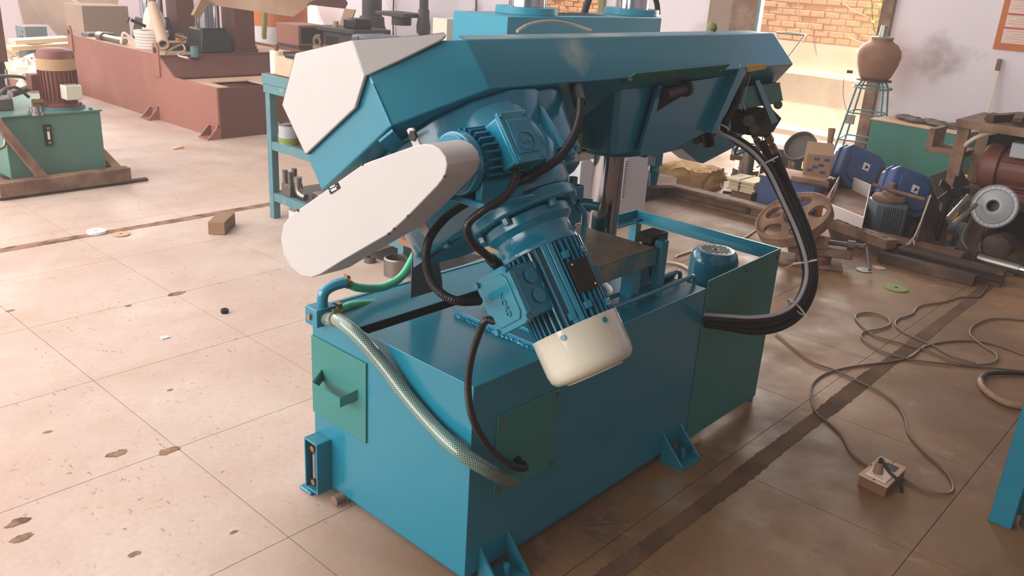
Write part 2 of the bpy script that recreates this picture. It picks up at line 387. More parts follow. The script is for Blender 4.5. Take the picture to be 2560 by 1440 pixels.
# right wall, x = 7: doorway between y 1.78 and 3.2, window opening further back
WX = 7.0
wr = MB()
wr.box((WX, -7, 0), (WX+.22, 1.72, 2.75)); wr.box((WX, 3.52, 0), (WX+.22, 5.0, 2.75)); wr.box((WX, 6.0, 0), (WX+.22, 13, 2.75))
wr.box((WX, 5.0, 0), (WX+.22, 6.0, .95)); wr.box((WX, 1.72, 2.6), (WX+.22, 3.52, 2.75)); wr.box((WX, 5.0, 2.4), (WX+.22, 6.0, 2.75))
build('wall_right', wr, 'white_wall', kind='structure', sm=0, label='lilac white plastered shed wall with grey damp stains')
build('wall_back', MB().box((-7, 12.6, 0), (7.22, 12.8, 2.75)), 'white_wall', kind='structure', sm=0, label='pale back wall of the shed')
build('wall_front', MB().box((-7, -7.2, 0), (7.22, -7, 4.2)), 'white_wall', kind='structure', sm=0, label='shed wall behind the camera')
wl = MB(); wl.box((-7.2, -7.2, 0), (-7, -1, 4.2)); wl.box((-7.2, 12.2, 0), (-7, 12.8, 4.2)); wl.box((-7.2, -1, 3.7), (-7, 12.2, 4.2))
build('wall_left', wl, 'white_wall', kind='structure', sm=0, label='open left side of the shed')
build('ceiling', MB().box((-7.2, -7.2, 4.2), (7.22, 12.8, 4.3)), 'grey_cabinet', kind='structure', sm=0, label='shed roof')
# doorway posts and leaves
build('trim_1', MB().hexa([(6.93, 1.70, 0), (7.24, 1.70, 0), (7.24, 1.80, 0), (6.93, 1.80, 0), (6.93, 1.70, 2.6), (7.24, 1.70, 2.6), (7.24, 1.80, 2.6), (6.93, 1.80, 2.6)]), 'rust', kind='structure', sm=0, label='rusty steel door post beside the clay pot')
build('trim_2', MB().box((6.94, 3.28, 0), (7.24, 3.56, 2.6)), 'concrete', kind='structure', sm=0, label='bare concrete pier at the doorway')
d1 = build('door_1', MB().box((6.90, 2.98, .02), (6.94, 3.28, 2.5)), 'rust', kind='structure', sm=0, label='rust brown steel door leaf folded open')
build('door_edge', MB().box((6.88, 2.955, .02), (6.95, 2.985, 2.5)), 'turquoise', d1, sm=0)
build('trim_3', MB().box((6.95, 4.93, .9), (7.0, 5.0, 2.4)), 'olive_paint', kind='structure', sm=0, label='olive window side frame')
w1 = thing('window_1', None, None, (6.98, 5.5, .95)); w1['kind'] = 'structure'; w1['label'] = 'barred window opening in the shed wall'
build('window_sill', MB().box((6.90, 4.98, .90), (7.2, 6.02, .95)), 'concrete', w1, sm=0)
# outside: ground strip, boundary wall with plaster plinth, ledge and bricks
EX = 8.2
build('ground', MB().box((6.98, -8, -.3), (14, 16, -.002)), 'ground_out', kind='structure', sm=0, label='sunlit ground of the lane outside')
ew = build('wall_outside', MB().box((EX, -6, 0), (EX+.23, 14, .60)), 'plaster', kind='structure', sm=0, label='boundary wall of plaster and orange bricks outside the doorway')
build('plinth_ledge', MB().hexa([(EX-.05, -6, .58), (EX+.2, -6, .58), (EX+.2, 14, .58), (EX-.05, 14, .58), (EX-.04, -6, .63), (EX+.2, -6, .65), (EX+.2, 14, .65), (EX-.04, 14, .63)]), 'plaster', ew, sm=0)
build('plaster_band', MB().box((EX+.02, -6, .63), (EX+.23, 14, .925)), 'plaster_light', ew, sm=0)
build('mortar_bed', MB().box((EX+.035, -6, .925), (EX+.23, 14, 2.6)), 'mortar', ew, sm=0)
bw, bh = .165, .066; base_brick = None; nb = 0
for r in range(11):
    off = (r % 2)*bw/2
    for (ya, yb) in ((1.55, 3.65), (4.9, 6.9)):
        y = ya+off
        while y < yb and nb < 296:
            if base_brick is None:
                base_brick = build('brick', MB().box((0, .005, .005), (.05, bw-.006, bh-.006)), 'brick', ew, sm=0, bev=.004, seg=1); o = base_brick
            else: o = base_brick.copy(); COL.objects.link(o)
            o.location = (EX+.022+random.uniform(-.006, .006), y+random.uniform(-.004, .004), .935+r*bh)
            o.rotation_euler = (random.uniform(-.02, .02), 0, random.uniform(-.015, .015)); nb += 1; y += bw

# haze volume added to imitate veiling glare of the lens
hz = bpy.data.materials.new('glare_haze'); hz.use_nodes = True; hn = hz.node_tree; hn.nodes.clear()
ho = hn.nodes.new('ShaderNodeOutputMaterial'); hv = hn.nodes.new('ShaderNodeVolumeScatter'); hv.inputs['Density'].default_value = .012; hv.inputs['Color'].default_value = (1, .93, .87, 1); hv.inputs['Anisotropy'].default_value = .2
hn.links.new(hv.outputs[0], ho.inputs['Volume']); MT['haze'] = hz
build('glare_haze', MB().box((-7.5, -7.5, -.25), (12, 14, 4.6)), 'haze', kind='structure', sm=0)

def scuff_highlight():  # scuffed dent whose dull white reflection is painted in as a pale patch
    m = MT['blue'].copy(); m.name = 'blue_scuff_highlight'; t = m.node_tree; N = t.nodes; L = t.links; b = N['Principled BSDF']
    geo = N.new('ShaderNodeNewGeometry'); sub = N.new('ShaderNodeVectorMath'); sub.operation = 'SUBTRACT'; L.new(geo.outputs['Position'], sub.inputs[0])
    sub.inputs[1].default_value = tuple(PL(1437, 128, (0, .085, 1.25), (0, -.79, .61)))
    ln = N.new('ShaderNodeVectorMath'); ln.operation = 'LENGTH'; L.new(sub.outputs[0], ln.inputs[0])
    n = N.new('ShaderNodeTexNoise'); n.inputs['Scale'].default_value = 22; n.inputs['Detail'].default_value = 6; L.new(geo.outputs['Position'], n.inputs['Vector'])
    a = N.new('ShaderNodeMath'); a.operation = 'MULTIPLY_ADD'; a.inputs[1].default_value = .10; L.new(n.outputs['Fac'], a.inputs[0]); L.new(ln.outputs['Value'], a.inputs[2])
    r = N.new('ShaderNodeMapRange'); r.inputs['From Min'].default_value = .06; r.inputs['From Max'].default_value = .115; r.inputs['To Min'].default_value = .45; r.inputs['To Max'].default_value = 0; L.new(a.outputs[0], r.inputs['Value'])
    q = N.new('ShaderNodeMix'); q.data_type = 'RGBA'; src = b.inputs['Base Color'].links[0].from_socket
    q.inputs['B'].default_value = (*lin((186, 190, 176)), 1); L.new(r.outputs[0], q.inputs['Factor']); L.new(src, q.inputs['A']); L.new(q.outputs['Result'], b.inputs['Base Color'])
    MT['blue_scuff_highlight'] = m
scuff_highlight()
# ================================================================== THE BAND SAW
saw = thing('band_saw', 'large blue horizontal band saw with white covers in the middle of the floor', 'band saw', (0, 0, 0))
def part(name, mb, m, parent=None, **k): return build(name, mb, m, parent if parent is not None else saw, **k)
BL, BW, BH = 1.047, .643, .58
# --- base
b = MB()
b.box((.0, 0, .03), (BL, .40, BH))
b.box((.006, .40, .03), (BL, .63, .40))
b.box((-.004, 0, .03), (.003, BW, BH)); b.box((.006, .63, .03), (BL, BW, BH))
b.hexa([(.003, .50, .548), (BL, .50, .548), (BL, .632, .562), (.003, .632, .562), (.003, .50, .551), (BL, .50, .551), (BL, .632, .577), (.003, .632, .577)])
b.box((.02, .02, 0), (BL-.02, BW-.02, .03))
base = part('base_cabinet', b, 'blue', bev=.003)
part('chip_slot', MB().box((.004, .401, .401), (BL-.004, .51, .404)).box((.004, .505, .401), (BL-.004, .512, .547)).box((.0035, .401, .401), (.0065, .51, .5755)), 'dark_void', base)
# long-side cover with corner screws
q = [Y(1247, 1040, -.004), Y(1401, 972, -.004), Y(1384, 1164, -.004), Y(1233, 1250, -.004)]
x0 = (q[0].x+q[3].x)/2; x1 = (q[1].x+q[2].x)/2; zt = (q[0].z+q[1].z)/2; zb = (q[2].z+q[3].z)/2
part('access_cover', MB().box((x0, -.004, zb), (x1, 0, zt)), 'green_panel', base, bev=.001)
for x, z in ((x0+.014, zt-.014), (x1-.014, zt-.014), (x1-.014, zb+.016), (x0+.014, zb+.016)):
    part('screw', MB().cyl((x, -.009, z), (x, -.003, z), .006, seg=10), 'dull_steel', base)
h = Y(1291, 1158, -.005); part('cable_hole', MB().cyl((h.x, -.0055, h.z), (h.x, .0, h.z), .020, seg=20), 'dark_void', base)
# end door with pull handle
ya, yb = X(784, 838, 0).y, X(921, 905, 0).y; zt = (X(784, 838, 0).z+X(921, 905, 0).z)/2; zb = X(918, 1105, 0).z
door = part('cleanout_door', MB().box((-.009, yb, zb), (-.004, BW+.001, zt)), 'green_panel', bev=.001)
ha, hb = X(796, 940, -.02), X(886, 985, -.02)
hy0, hy1, hz = hb.y-.002, ha.y, (ha.z+hb.z)/2-.004
part('door_handle', MB().extr([(-.005, hy0, hz+.02), (-.055, hy0+.02, hz), (-.055, hy1-.02, hz), (-.005, hy1, hz+.02), (-.005, hy1-.004, hz+.012), (-.051, hy1-.024, hz-.003), (-.051, hy0+.024, hz-.003), (-.005, hy0+.004, hz+.012)], (0, 0, -.028)), 'green_panel', door)
# oil sight gauge in its guard
gy0, gy1, gz0, gz1 = X(806, 1110, -.035).y, X(774, 1086, -.035).y, .022, X(776, 1088, -.035).z
gd = MB(); t = .006
gd.box((-.055, gy0, gz0), (0, gy0+t, gz1)); gd.box((-.055, gy1-t, gz0), (0, gy1, gz1)); gd.box((-.055, gy0+t, gz0), (0, gy1-t, gz0+t)); gd.box((-.055, gy0+t, gz1-t), (0, gy1-t, gz1))
gauge = part('sight_gauge', gd, 'blue', bev=.001)
gm = (gy0+gy1)/2
part('gauge_back', MB().box((-.038, gy0+t, gz0+t), (-.003, gy1-t, gz1-t)), 'dark_void', gauge)
part('gauge_glass', MB().cyl((-.042, gm-.005, gz0+.045), (-.042, gm-.005, gz1-.045), .008, seg=12), 'glass_grey', gauge)
for z in (gz0+.028, gz1-.028): part('gauge_bolt', MB().cyl((-.050, gm, z), (-.036, gm, z), .010, seg=6), 'brass', gauge)
dp = X(853, 1246, -.01); part('drain_plug', MB().cyl((-.035, dp.y, .02), (0, dp.y, .02), .015, seg=12), 'rust', base)
# corner feet with gussets
def foot(x, y, sx, sy):
    mb = MB(); a = .11
    if sy: # along x on the y side
        mb.box((x-a/2, min(y, y+sy*.09), 0), (x+a/2, max(y, y+sy*.09), .010))
        for xx in (x-a/2, x+a/2-.006): mb.extr([(xx, y, .01), (xx, y+sy*.085, .012), (xx, y, .10)], (.006, 0, 0))
        mb.cyl((x, y+sy*.05, .0), (x, y+sy*.05, .05), .009, seg=8)
    else:
        mb.box((min(x, x+sx*.06), y-a/2, 0), (max(x, x+sx*.06), y+a/2, .010))
        for yy in (y-a/2, y+a/2-.006): mb.extr([(x, yy, .01), (x+sx*.055, yy, .012), (x, yy, .09)], (0, .006, 0))
    part('foot', mb, 'blue', base)
foot(.10, 0, 0, -1); foot(BL-.09, 0, 0, -1); foot(.4, BW, 0, 1)
part('foot', MB().box((-.055, .60, 0), (.0, .66, .010)), 'blue', base, bev=.004)
# sheet welded on the deck: support plate under the swing bearing with weld bead
wp = part('mount_plate', MB().box((.262, .045, BH), (.345, .345, BH+.018)).box((.30, .03, BH+.018), (.44, .20, BH+.03)), 'blue_cast', base, bev=.002)
wb = MB(); 
for i in range(60):
    y = .05+.29*i/59; wb.blob((.261+random.uniform(-.003, .002), y+random.uniform(-.002, .002), BH+.003), random.uniform(.004, .007), random.uniform(.004, .007), random.uniform(.003, .006), 8, 4, .15)
part('weld_bead', wb, 'blue_cast', base)
# --- pump compartment at the far end
cx0, cx1, ch = BL+.004, 1.553, .616
comp = part('pump_bay_panel', MB().hexa([(cx0, -.003, 0.02), (cx1, -.003, 0.02), (cx1, .002, .02), (cx0, .002, .02), (cx0, -.003, ch-.012), (cx1, -.003, ch), (cx1, .002, ch), (cx0, .002, ch-.012)]), 'green_panel', bev=.001)
for x, z in ((cx0+.02, ch-.03), ((cx0+cx1)/2, ch-.03), (cx1-.02, ch-.03)): part('screw', MB().cyl((x, -.007, z), (x, -.002, z), .006, seg=10), 'dull_steel', comp)
def angle(p0, p1, v1, v2, w=.04, t=.004):
    p0, p1, v1, v2 = V(p0), V(p1), V(v1), V(v2); L = p1-p0; mb = MB()
    mb.hexa([p0, p0+L, p0+L+v1*w, p0+v1*w, p0+v2*t, p0+L+v2*t, p0+L+v1*w+v2*t, p0+v1*w+v2*t])
    mb.hexa([p0, p0+L, p0+L+v2*w, p0+v2*w, p0+v1*t, p0+L+v1*t, p0+L+v2*w+v1*t, p0+v2*w+v1*t]); return mb
rails = part('bay_rail', angle((cx1, .002, ch-.04), (cx1, .629, ch-.04), (-1, 0, 0), (0, 0, 1)), 'blue')
part('bay_rail', angle((cx1, .629, ch-.04), (BL-.05, .629, ch-.04), (0, -1, 0), (0, 0, 1)), 'blue')
for x, y in ((cx1-.04, .595), (BL-.01, .60)): part('bay_post', MB().box((x, y, 0), (x+.036, y+.034, ch-.03)), 'blue')
part('bay_floor_bar', MB().box((cx0, .60, 0), (cx1, .635, .03)), 'blue'); part('bay_floor_bar', MB().box((cx1-.03, 0.003, 0), (cx1, .60, .03)), 'blue')
# hydraulic pump motor standing in the bay
pm = Z(1816, 640, .60); pmx, pmy = pm.x+.0, pm.y+.045
pmot = part('pump_motor', MB().lathe((pmx, pmy, 0.2), (0, 0, 1), [(0, 0), (.075, 0), (.075, .30), (.082, .30), (.086, .305), (.086, .375), (.078, .40), (.066, .412), (0, .413)], 32), 'blue_cast', sm=30)
fn = MB()
for i in range(30):
    a = 6.283*i/30; d = V((math.cos(a), math.sin(a), 0)); fn.obox(V((pmx, pmy, .37))+d*.079, d, (-d.y, d.x, 0), (0, 0, 1), .014, .003, .24)
part('fin', fn, 'blue_cast', pmot, kind='stuff', sm=0)
sl = MB()
for i in range(-5, 6):
    for j in range(-4, 5):
        if (i*.0095)**2+(j*.0125)**2 < .052**2 and i*i+j*j > 1: sl.box((pmx+j*.0125-.0042, pmy+i*.0095-.002, .6125), (pmx+j*.0125+.0042, pmy+i*.0095+.002, .6140))
sl.cyl((pmx, pmy, .613), (pmx, pmy, .6145), .009)
part('vent_plate', MB().cyl((pmx, pmy, .6122), (pmx, pmy, .6130), .060, seg=30), 'dirty_blue', pmot)
part('vent_slot', sl, 'dark_void', pmot, kind='stuff', sm=0)
part('pump_stand', MB().cyl((pmx, pmy, 0), (pmx, pmy, .2), .055), 'blue', pmot)
# --- fixed table with slotted top, legs, turntable, rods
tz = .74
tb = MB(); tb.box((.50, .07, tz-.045), (.82, .47, tz-.004))
n = 16
for i in range(n):
    xa = .50+.32*i/n; xb = .50+.32*(i+1)/n; g = .004 if 5 < i < 13 else .0005
    tb.box((xa+g/2, .07, tz-.004), (xb-g/2, .47, tz+.004))
table = part('work_table', tb, 'table_top', bev=.0008, seg=1)
part('table_side', MB().box((.495, .062, tz-.05), (.825, .070, tz+.002)).box((.82, .07, tz-.05), (.826, .47, tz+.002)), 'dirty_blue', table)
for x, y in ((.72, .075), (.72, .42), (.52, .42)): part('table_leg', MB().box((x-.02, y-.02, BH), (x+.02, y+.02, tz-.045)), 'blue')
part('turntable', MB().lathe((.66, .25, BH), (0, 0, 1), [(0, 0), (.13, 0), (.13, .022), (.11, .03), (.05, .035), (.05, .12), (0, .12)]), 'dirty_blue')
for yy, zz, xa in ((.045, .612, .34), (.10, .612, .42)):
    part('tie_rod', MB().cyl((xa, yy, zz), (1.02, yy, zz), .007, seg=12).tube([(1.0, yy, zz), (1.03, yy, zz), (1.045, yy, zz-.012), (1.047, yy, zz-.03)], .007), 'blue')
part('rod_nut', MB().cyl((.40, .045, .612), (.43, .045, .612), .013, seg=12), 'white_tie')
# limit-switch post
px_, py_ = .856, .065
post = part('switch_post', MB().box((px_-.022, py_-.012, BH), (px_+.016, py_+.014, .762)), 'blue', bev=.002)
sw = part('limit_switch', MB().box((px_-.0, py_+.016, .70), (px_+.055, py_+.075, .765)), 'purple_dark', bev=.004)
part('switch_head', MB().box((px_-.03, py_+.02, .745), (px_+.06, py_+.08, .772)).box((px_+.01, py_+.02, .655), (px_+.05, py_+.07, .70)), 'black', sw, bev=.003)
part('switch_cable', MB().tube([(px_+.03, py_+.045, .66), (px_+.05, py_+.05, .62), (px_+.12, py_+.06, .592), (px_+.2, py_+.07, .587), (px_+.24, py_+.10, .56)], .011), 'conduit')
part('adjust_screw', MB().cyl((px_-.12, py_+.04, .68), (px_-.02, py_+.04, .68), .008).cyl((px_-.03, py_+.04, .68), (px_-.018, py_+.04, .68), .018, seg=6), 'blue_cast')
part('stop_block', MB().box((px_+.06, py_+.06, BH), (px_+.11, py_+.12, .67)), 'dirty_blue')
part('frame_bar', MB().box((.70, .53, BH), (BL, .57, .62)), 'blue')
# --- guide column and lift cylinder
part('guide_column', MB().cyl((.93, .345, .40), (.93, .345, 1.1), .049, seg=40), 'chrome')
part('column_scale', MB().box((.985, .36, .74), (.988, .375, 1.0)), 'white_tie')
lc = D(1400, 500, 2.32); lx, ly = lc.x, lc.y
lift = part('lift_cylinder', MB().cyl((lx, ly, BH), (lx, ly, .86), .05).box((lx-.045, ly-.045, .86), (lx+.045, ly+.045, .965)), 'blue_cast', bev=.003)
part('lift_rod', MB().cyl((lx-.012, ly+.02, .96), (lx-.012, ly+.02, 1.15), .018, seg=20), 'chrome')
part('block_bolt', MB().cyl((lx+.025, ly-.02, .965), (lx+.025, ly-.02, .985), .013, seg=6), 'blue_cast', lift)
part('port_fitting', MB().cyl((lx+.03, ly-.045, .915), (lx+.045, ly-.075, .915), .018, seg=6).cyl((lx+.045, ly-.075, .915), (lx+.055, ly-.095, .914), .012, seg=12), 'blue_cast', lift)
pp = [V((lx+.05, ly-.09, .914)), D(1449, 512, 2.25), D(1462, 535, 2.25), D(1458, 580, 2.25), D(1448, 625, 2.26)]
part('oil_pipe', MB().tube(pp, .0075, seg=12), 'blue')
# --- saw head: inclined bow housing.  S(x, u, n): u runs down the slope away from the rear wall, n is the normal of the wheel plane
UU, NN, GO = V((0, .7915, -.6112)), V((0, .6112, .7915)), V((0, .085, 1.25))
def S(x, u, n): return V((x, 0, 0))+GO+UU*u+NN*n
XA = V((1, 0, 0))
hb = MB()
low = [(.09, 0), (-.10, .135), (-.10, .46), (.09, .60), (1.58, .60), (1.72, .46), (1.70, .135), (1.59, 0)]
top = [.124, .205, .205, .124, .124, .10, .10, .124]
dx = [-.003, 0, 0, 0, 0, 0, -.02, -.03]
vs_ = [S(x, u, 0) for x, u in low]+[S(x+d, u, n) for (x, u), n, d in zip(low, top, dx)]+[S(.05, .3, .215), S(.9, .3, .13)]
fs_ = [tuple(range(7, -1, -1))]+[(i, (i+1) % 8, 8+(i+1) % 8, 8+i) for i in range(8)]
fs_ += [(8, 9, 16), (9, 10, 16), (10, 11, 16), (8, 16, 17), (16, 11, 17), (11, 12, 17), (12, 13, 17), (13, 14, 17), (14, 15, 17), (15, 8, 17)]
hb.add(vs_, fs_)
head = part('bow_housing', hb, 'blue_scuff_highlight', bev=.004)
part('top_flange', MB().hexa([S(.09, .001, .118), S(1.55, .001, .118), S(1.55, .001, .118)+V((0, .09, .0)), S(.15, .001, .118)+V((0, .09, 0)), S(.09, .001, .124), S(1.55, .001, .124), S(1.55, .001, .124)+V((0, .09, 0)), S(.15, .001, .124)+V((0, .09, 0))]), 'dirty_blue', head)
# white wheel cover on the drive end
B_, C_, F_, G_ = S(-.10, .135, .205), S(-.10, .135, 0), S(.087, 0, .124), S(.09, 0, 0)
cx = -.113
capP = [X(738, 133, cx), X(880, 100, cx), X(911, 190, cx), X(886, 270, cx), X(763, 386, cx), X(705, 262, cx)]
fn_ = (G_-C_).cross(B_-C_).normalized()
if fn_.x > 0: fn_ = -fn_
fo = C_+fn_*.013
facP = [PL(880, 100, fo, fn_), PL(1050, 88, fo, fn_), PL(1112, 81, fo, fn_), PL(1116, 88, fo, fn_), PL(1105, 99, fo, fn_), PL(1000, 150, fo, fn_), PL(911, 190, fo, fn_)]
facP[0] = capP[1]; facP[6] = capP[2]
wc = MB(); wc.extr(capP, (.009, 0, 0)); wc.extr(facP, -fn_*.009)
tl = [capP[1], facP[1], facP[2], facP[2]+V((.05, .30, -.09)), capP[0]+V((.10, .02, -.02)), capP[0]]
wc.add([p for p in tl], [(0, 1, 2, 3), (0, 3, 4, 5)])
ed = capP[0]; ee = capP[5]
wc.add([capP[0], capP[5], capP[5]+V((.12, .04, .0)), capP[0]+V((.12, .03, .0))], [(0, 1, 2, 3)])
wc.add([capP[5], capP[4], capP[4]+V((.10, .01, -.01)), capP[5]+V((.12, .04, 0))], [(0, 1, 2, 3)])
part('wheel_cover', wc, 'cream', bev=.002)
# corner seam bead on the housing
part('seam_bead', MB().tube([C_+V((-.001, -.001, .0)), B_+(C_-B_)*.5], .0025, seg=8, smooth=False), 'blue_far', head)
# green cover strip with screws on the underside
us = [(1549, 216), (1590, 184), (1826, 161), (1795, 191)]
u0 = S(.5, 0, -.004); part('blade_cover', MB().extr([PL(*p, u0, NN) for p in us], NN*.006), 'green_panel', head)
for p in ((1577, 197), (1681, 188), (1799, 176)): c = PL(*p, u0, NN); part('screw', MB().cyl(c-NN*.006, c+NN*.002, .007, seg=8), 'rust', head)
# rear web plate carrying the idle wheel
wy = .115
web = part('web_plate', MB().extr([Y(*p, wy) for p in ((1648, 215), (1800, 192), (1832, 160), (1846, 175), (1768, 330), (1640, 393), (1600, 380))], (0, .012, 0)), 'blue', bev=.001)
part('web_opening', MB().extr([Y(*p, wy-.001) for p in ((1657, 214), (1724, 206), (1718, 232), (1643, 278))], (0, .004, 0)), 'dark_void', web)
sp_ = MB(); a0, a1 = Y(1662, 236, wy-.012), Y(1712, 222, wy-.012); sp_.cyl(a0, a1, .016, seg=14); sp_.cyl(a1, a1+(a1-a0).normalized()*.012, .024, seg=14)
part('tension_spring', sp_, 'iron', web)
part('web_flange', MB().extr([Y(1832, 160, wy), Y(1846, 175, wy), Y(1768, 330, wy), Y(1758, 327, wy)], (0, -.03, 0)), 'blue', web)
# column guide sleeve, eight sided
oct_ = [V((x, y, 1.028)) for x, y in ((.658, .27), (.658, .155), (.672, .14), (1.0, .14), (1.02, .16), (1.02, .46), (.78, .46))]
sl_ = MB().extr(oct_, (0, 0, .20))
sl_.cyl((.90, .325, .985), (.90, .325, 1.03), .115, .14, seg=36)
part('guide_sleeve', sl_, 'blue', bev=.003)
# blade guide arm with nozzle beside the column
gp = [D(1643, 375, 2.55), D(1640, 395, 2.55), D(1635, 425, 2.56), D(1632, 462, 2.57)]
part('guide_arm', MB().obox(D(1640, 385, 2.55), XA, (0, 1, 0), (0, 0, 1), .035, .03, .07), 'blue_cast', bev=.002)
part('guide_arm_rod', MB().obox(D(1643, 300, 2.57), XA, (0, 1, 0), (0, 0, 1), .012, .012, .16), 'plate_dark')
part('coolant_nozzle', MB().cyl(D(1637, 412, 2.56), D(1635, 432, 2.56), .014, seg=8).cyl(D(1635, 430, 2.56), D(1631, 466, 2.57), .017, .012, seg=8), 'blue_cast')
# saw blade and its guide plate behind the sleeve
bl = MB(); p0, p1 = D(1425, 383, 2.5), D(1500, 372, 2.72); bl.add([p0, p1, p1+V((0, 0, .03)), p0+V((0, 0, .03))], [(0, 1, 2, 3)])
for i in range(22):
    a = p0+(p1-p0)*(i/22); c = p0+(p1-p0)*((i+1)/22); bl.add([a, c, (a+c)/2+(c-a)*.3+V((0, 0, -.007))], [(0, 1, 2)])
part('saw_blade', bl, 'dull_steel', sm=0)
part('guide_plate', MB().obox(D(1435, 360, 2.42), XA, (0, 1, 0), (0, 0, 1), .05, .02, .06), 'olive_paint', bev=.001)
# idle wheel box beneath the far end
iy = .46
part('idle_wheel_box', MB().extr([Y(*p, iy) for p in ((1612, 395), (1705, 372), (1745, 405), (1758, 409), (1840, 366), (1880, 300), (1720, 300), (1640, 350))], (0, .09, 0)), 'blue', bev=.002)
# stepped end box, valve block and strut
ebY = .15
eb = part('end_box', MB().extr([Y(*p, ebY) for p in ((1835, 222), (1950, 207), (1958, 250), (1944, 259), (1838, 275))], (0, .10, 0)), 'green_panel', bev=.002)
part('end_box_edge', MB().tube([Y(1836, 222, ebY-.002), Y(1950, 207, ebY-.002)], .0018, seg=6, smooth=False).tube([Y(1868, 264, ebY-.002), Y(1957, 250, ebY-.002)], .0018, seg=6, smooth=False), 'lime', eb)
vy = .17
valve = part('valve_block', MB().extr([Y(*p, vy) for p in ((1872, 285), (1900, 268), (1932, 272), (1955, 296), (1934, 330), (1905, 343), (1870, 338))], (0, .07, 0)), 'plate_dark', bev=.003)
for kx, ky, kr in ((1945, 262, .016), (1872, 302, .020), (1885, 322, .017)): part('valve_knob', MB().cyl(Y(kx, ky, vy-.02), Y(kx, ky, vy+.03), kr, seg=10), 'dull_steel', valve)
part('valve_strut', MB().extr([Y(*p, vy-.03) for p in ((1888, 202), (1899, 200), (1945, 304), (1930, 311))], (0, .008, 0)), 'blue', valve)
part('valve_coil', MB().cyl(Y(1765, 318, .30), Y(1772, 360, .30), .022, seg=14).cyl(Y(1740, 350, .34), Y(1780, 335, .34), .016, seg=12), 'black')
part('hook', MB().tube([Y(1845, 364, .36), Y(1838, 382, .36), Y(1846, 384, .36), Y(1870, 372, .36), Y(1852, 362, .36)], .006), 'blue')
ft = MB()
for (a, b2, r) in (((1912, 322), (1918, 336), .010), ((1916, 334), (1926, 352), .016), ((1924, 350), (1931, 366), .009), ((1930, 364), (1945, 392), .014), ((1884, 338), (1894, 352), .010), ((1892, 350), (1903, 370), .013)):
    ft.cyl(Y(*a, .19), Y(*b2, .19), r, seg=8)
part('hose_fitting', ft, 'steel', valve)
part('label_block', MB().extr([S(0, 0, 0)*0+Y(*p, .085) for p in ((1866, 165), (1914, 160), (1916, 172), (1870, 180))], (0, .03, 0)), 'yellow', head)
# --- drive: casting under the head, gearbox, geared motor
MX, MU = .150, .115
dc = MB()
oc_ = [S(.20+.22*math.cos(a)*1.05, .27+.27*math.sin(a), 0) for a in [math.radians(11.25+22.5*i) for i in range(16)]]
oc2 = [S(.18+.18*math.cos(a)*1.05, .25+.22*math.sin(a), -.13) for a in [math.radians(11.25+22.5*i) for i in range(16)]]
dc.add(oc_+oc2, [tuple(range(16)), tuple(range(31, 15, -1))]+[(i, (i+1) % 16, 16+(i+1) % 16, 16+i) for i in range(16)])
pa_ = [(.12, .03), (.31, .012), (.37, .03), (.41, .09), (.42, .20), (.40, .34), (.32, .42), (.12, .42)]
dc.add([S(x, u, .0) for x, u in pa_]+[S(.26+(x-.26)*.82, .2+(u-.2)*.84, -.19) for x, u in pa_], [tuple(range(8)), tuple(range(15, 7, -1))]+[(i, (i+1) % 8, 8+(i+1) % 8, 8+i) for i in range(8)])
cast = part('drive_casting', dc, 'blue_cast', bev=.008, seg=3)
gb = MB()
def hull(r1, c1, r2, c2, n, seg=14):
    d = math.atan2(c2[1]-c1[1], c2[0]-c1[0]); P = []
    for i in range(seg+1): a = d-math.pi/2+math.pi*i/seg; P.append(S(c2[0]+r2*math.cos(a), c2[1]+r2*math.sin(a), n))
    for i in range(seg+1): a = d+math.pi/2+math.pi*i/seg; P.append(S(c1[0]+r1*math.cos(a), c1[1]+r1*math.sin(a), n))
    return P
lay = [(.125, .165, -.245), (.132, .178, -.23), (.14, .185, -.15), (.11, .15, -.07), (.10, .14, -.02)]
rings = [hull(a, (MX, MU), b2, (MX+.05, MU+.20), n) for a, b2, n in lay]; m = len(rings[0])
gb.add([p for r in rings for p in r], [(j*m+i, j*m+(i+1) % m, (j+1)*m+(i+1) % m, (j+1)*m+i) for j in range(len(lay)-1) for i in range(m)]+[tuple(range(m)), tuple(range(len(lay)*m-1, (len(lay)-1)*m-1, -1))])
gear = part('gearbox', gb, 'blue_cast', bev=.004, seg=3)
part('gear_flange', MB().cyl(S(MX, MU, -.275), S(MX, MU, -.245), .132, seg=48), 'blue_cast', gear, bev=.006, seg=3)
for i in range(6):
    a = math.radians(60*i+20); c = (MX+.112*math.cos(a), MU+.112*math.sin(a)); part('flange_bolt', MB().cyl(S(*c, -.29), S(*c, -.272), .010, seg=6), 'blue_cast', gear)
for x, u, n in ((.30, .02, -.16), (.22, -.02, -.19), (.06, .30, -.24)):
    part('oil_plug', MB().cyl(S(x, u, n-.012), S(x, u, n+.01), .012, seg=6).cyl(S(x, u, n-.003), S(x, u, n+.02), .017, seg=16), 'blue_cast', gear)
part('gear_rib', MB().extr([S(.20, -.025, -.17), S(.26, .03, -.02), S(.27, .03, -.02), S(.215, -.03, -.17)], UU*.02), 'blue_cast', gear)
part('gear_web', MB().extr([S(.06, .26, -.245), S(.06, .45, -.245), S(.10, .42, -.10), S(.09, .28, -.10)], XA*.02), 'blue_cast', gear)
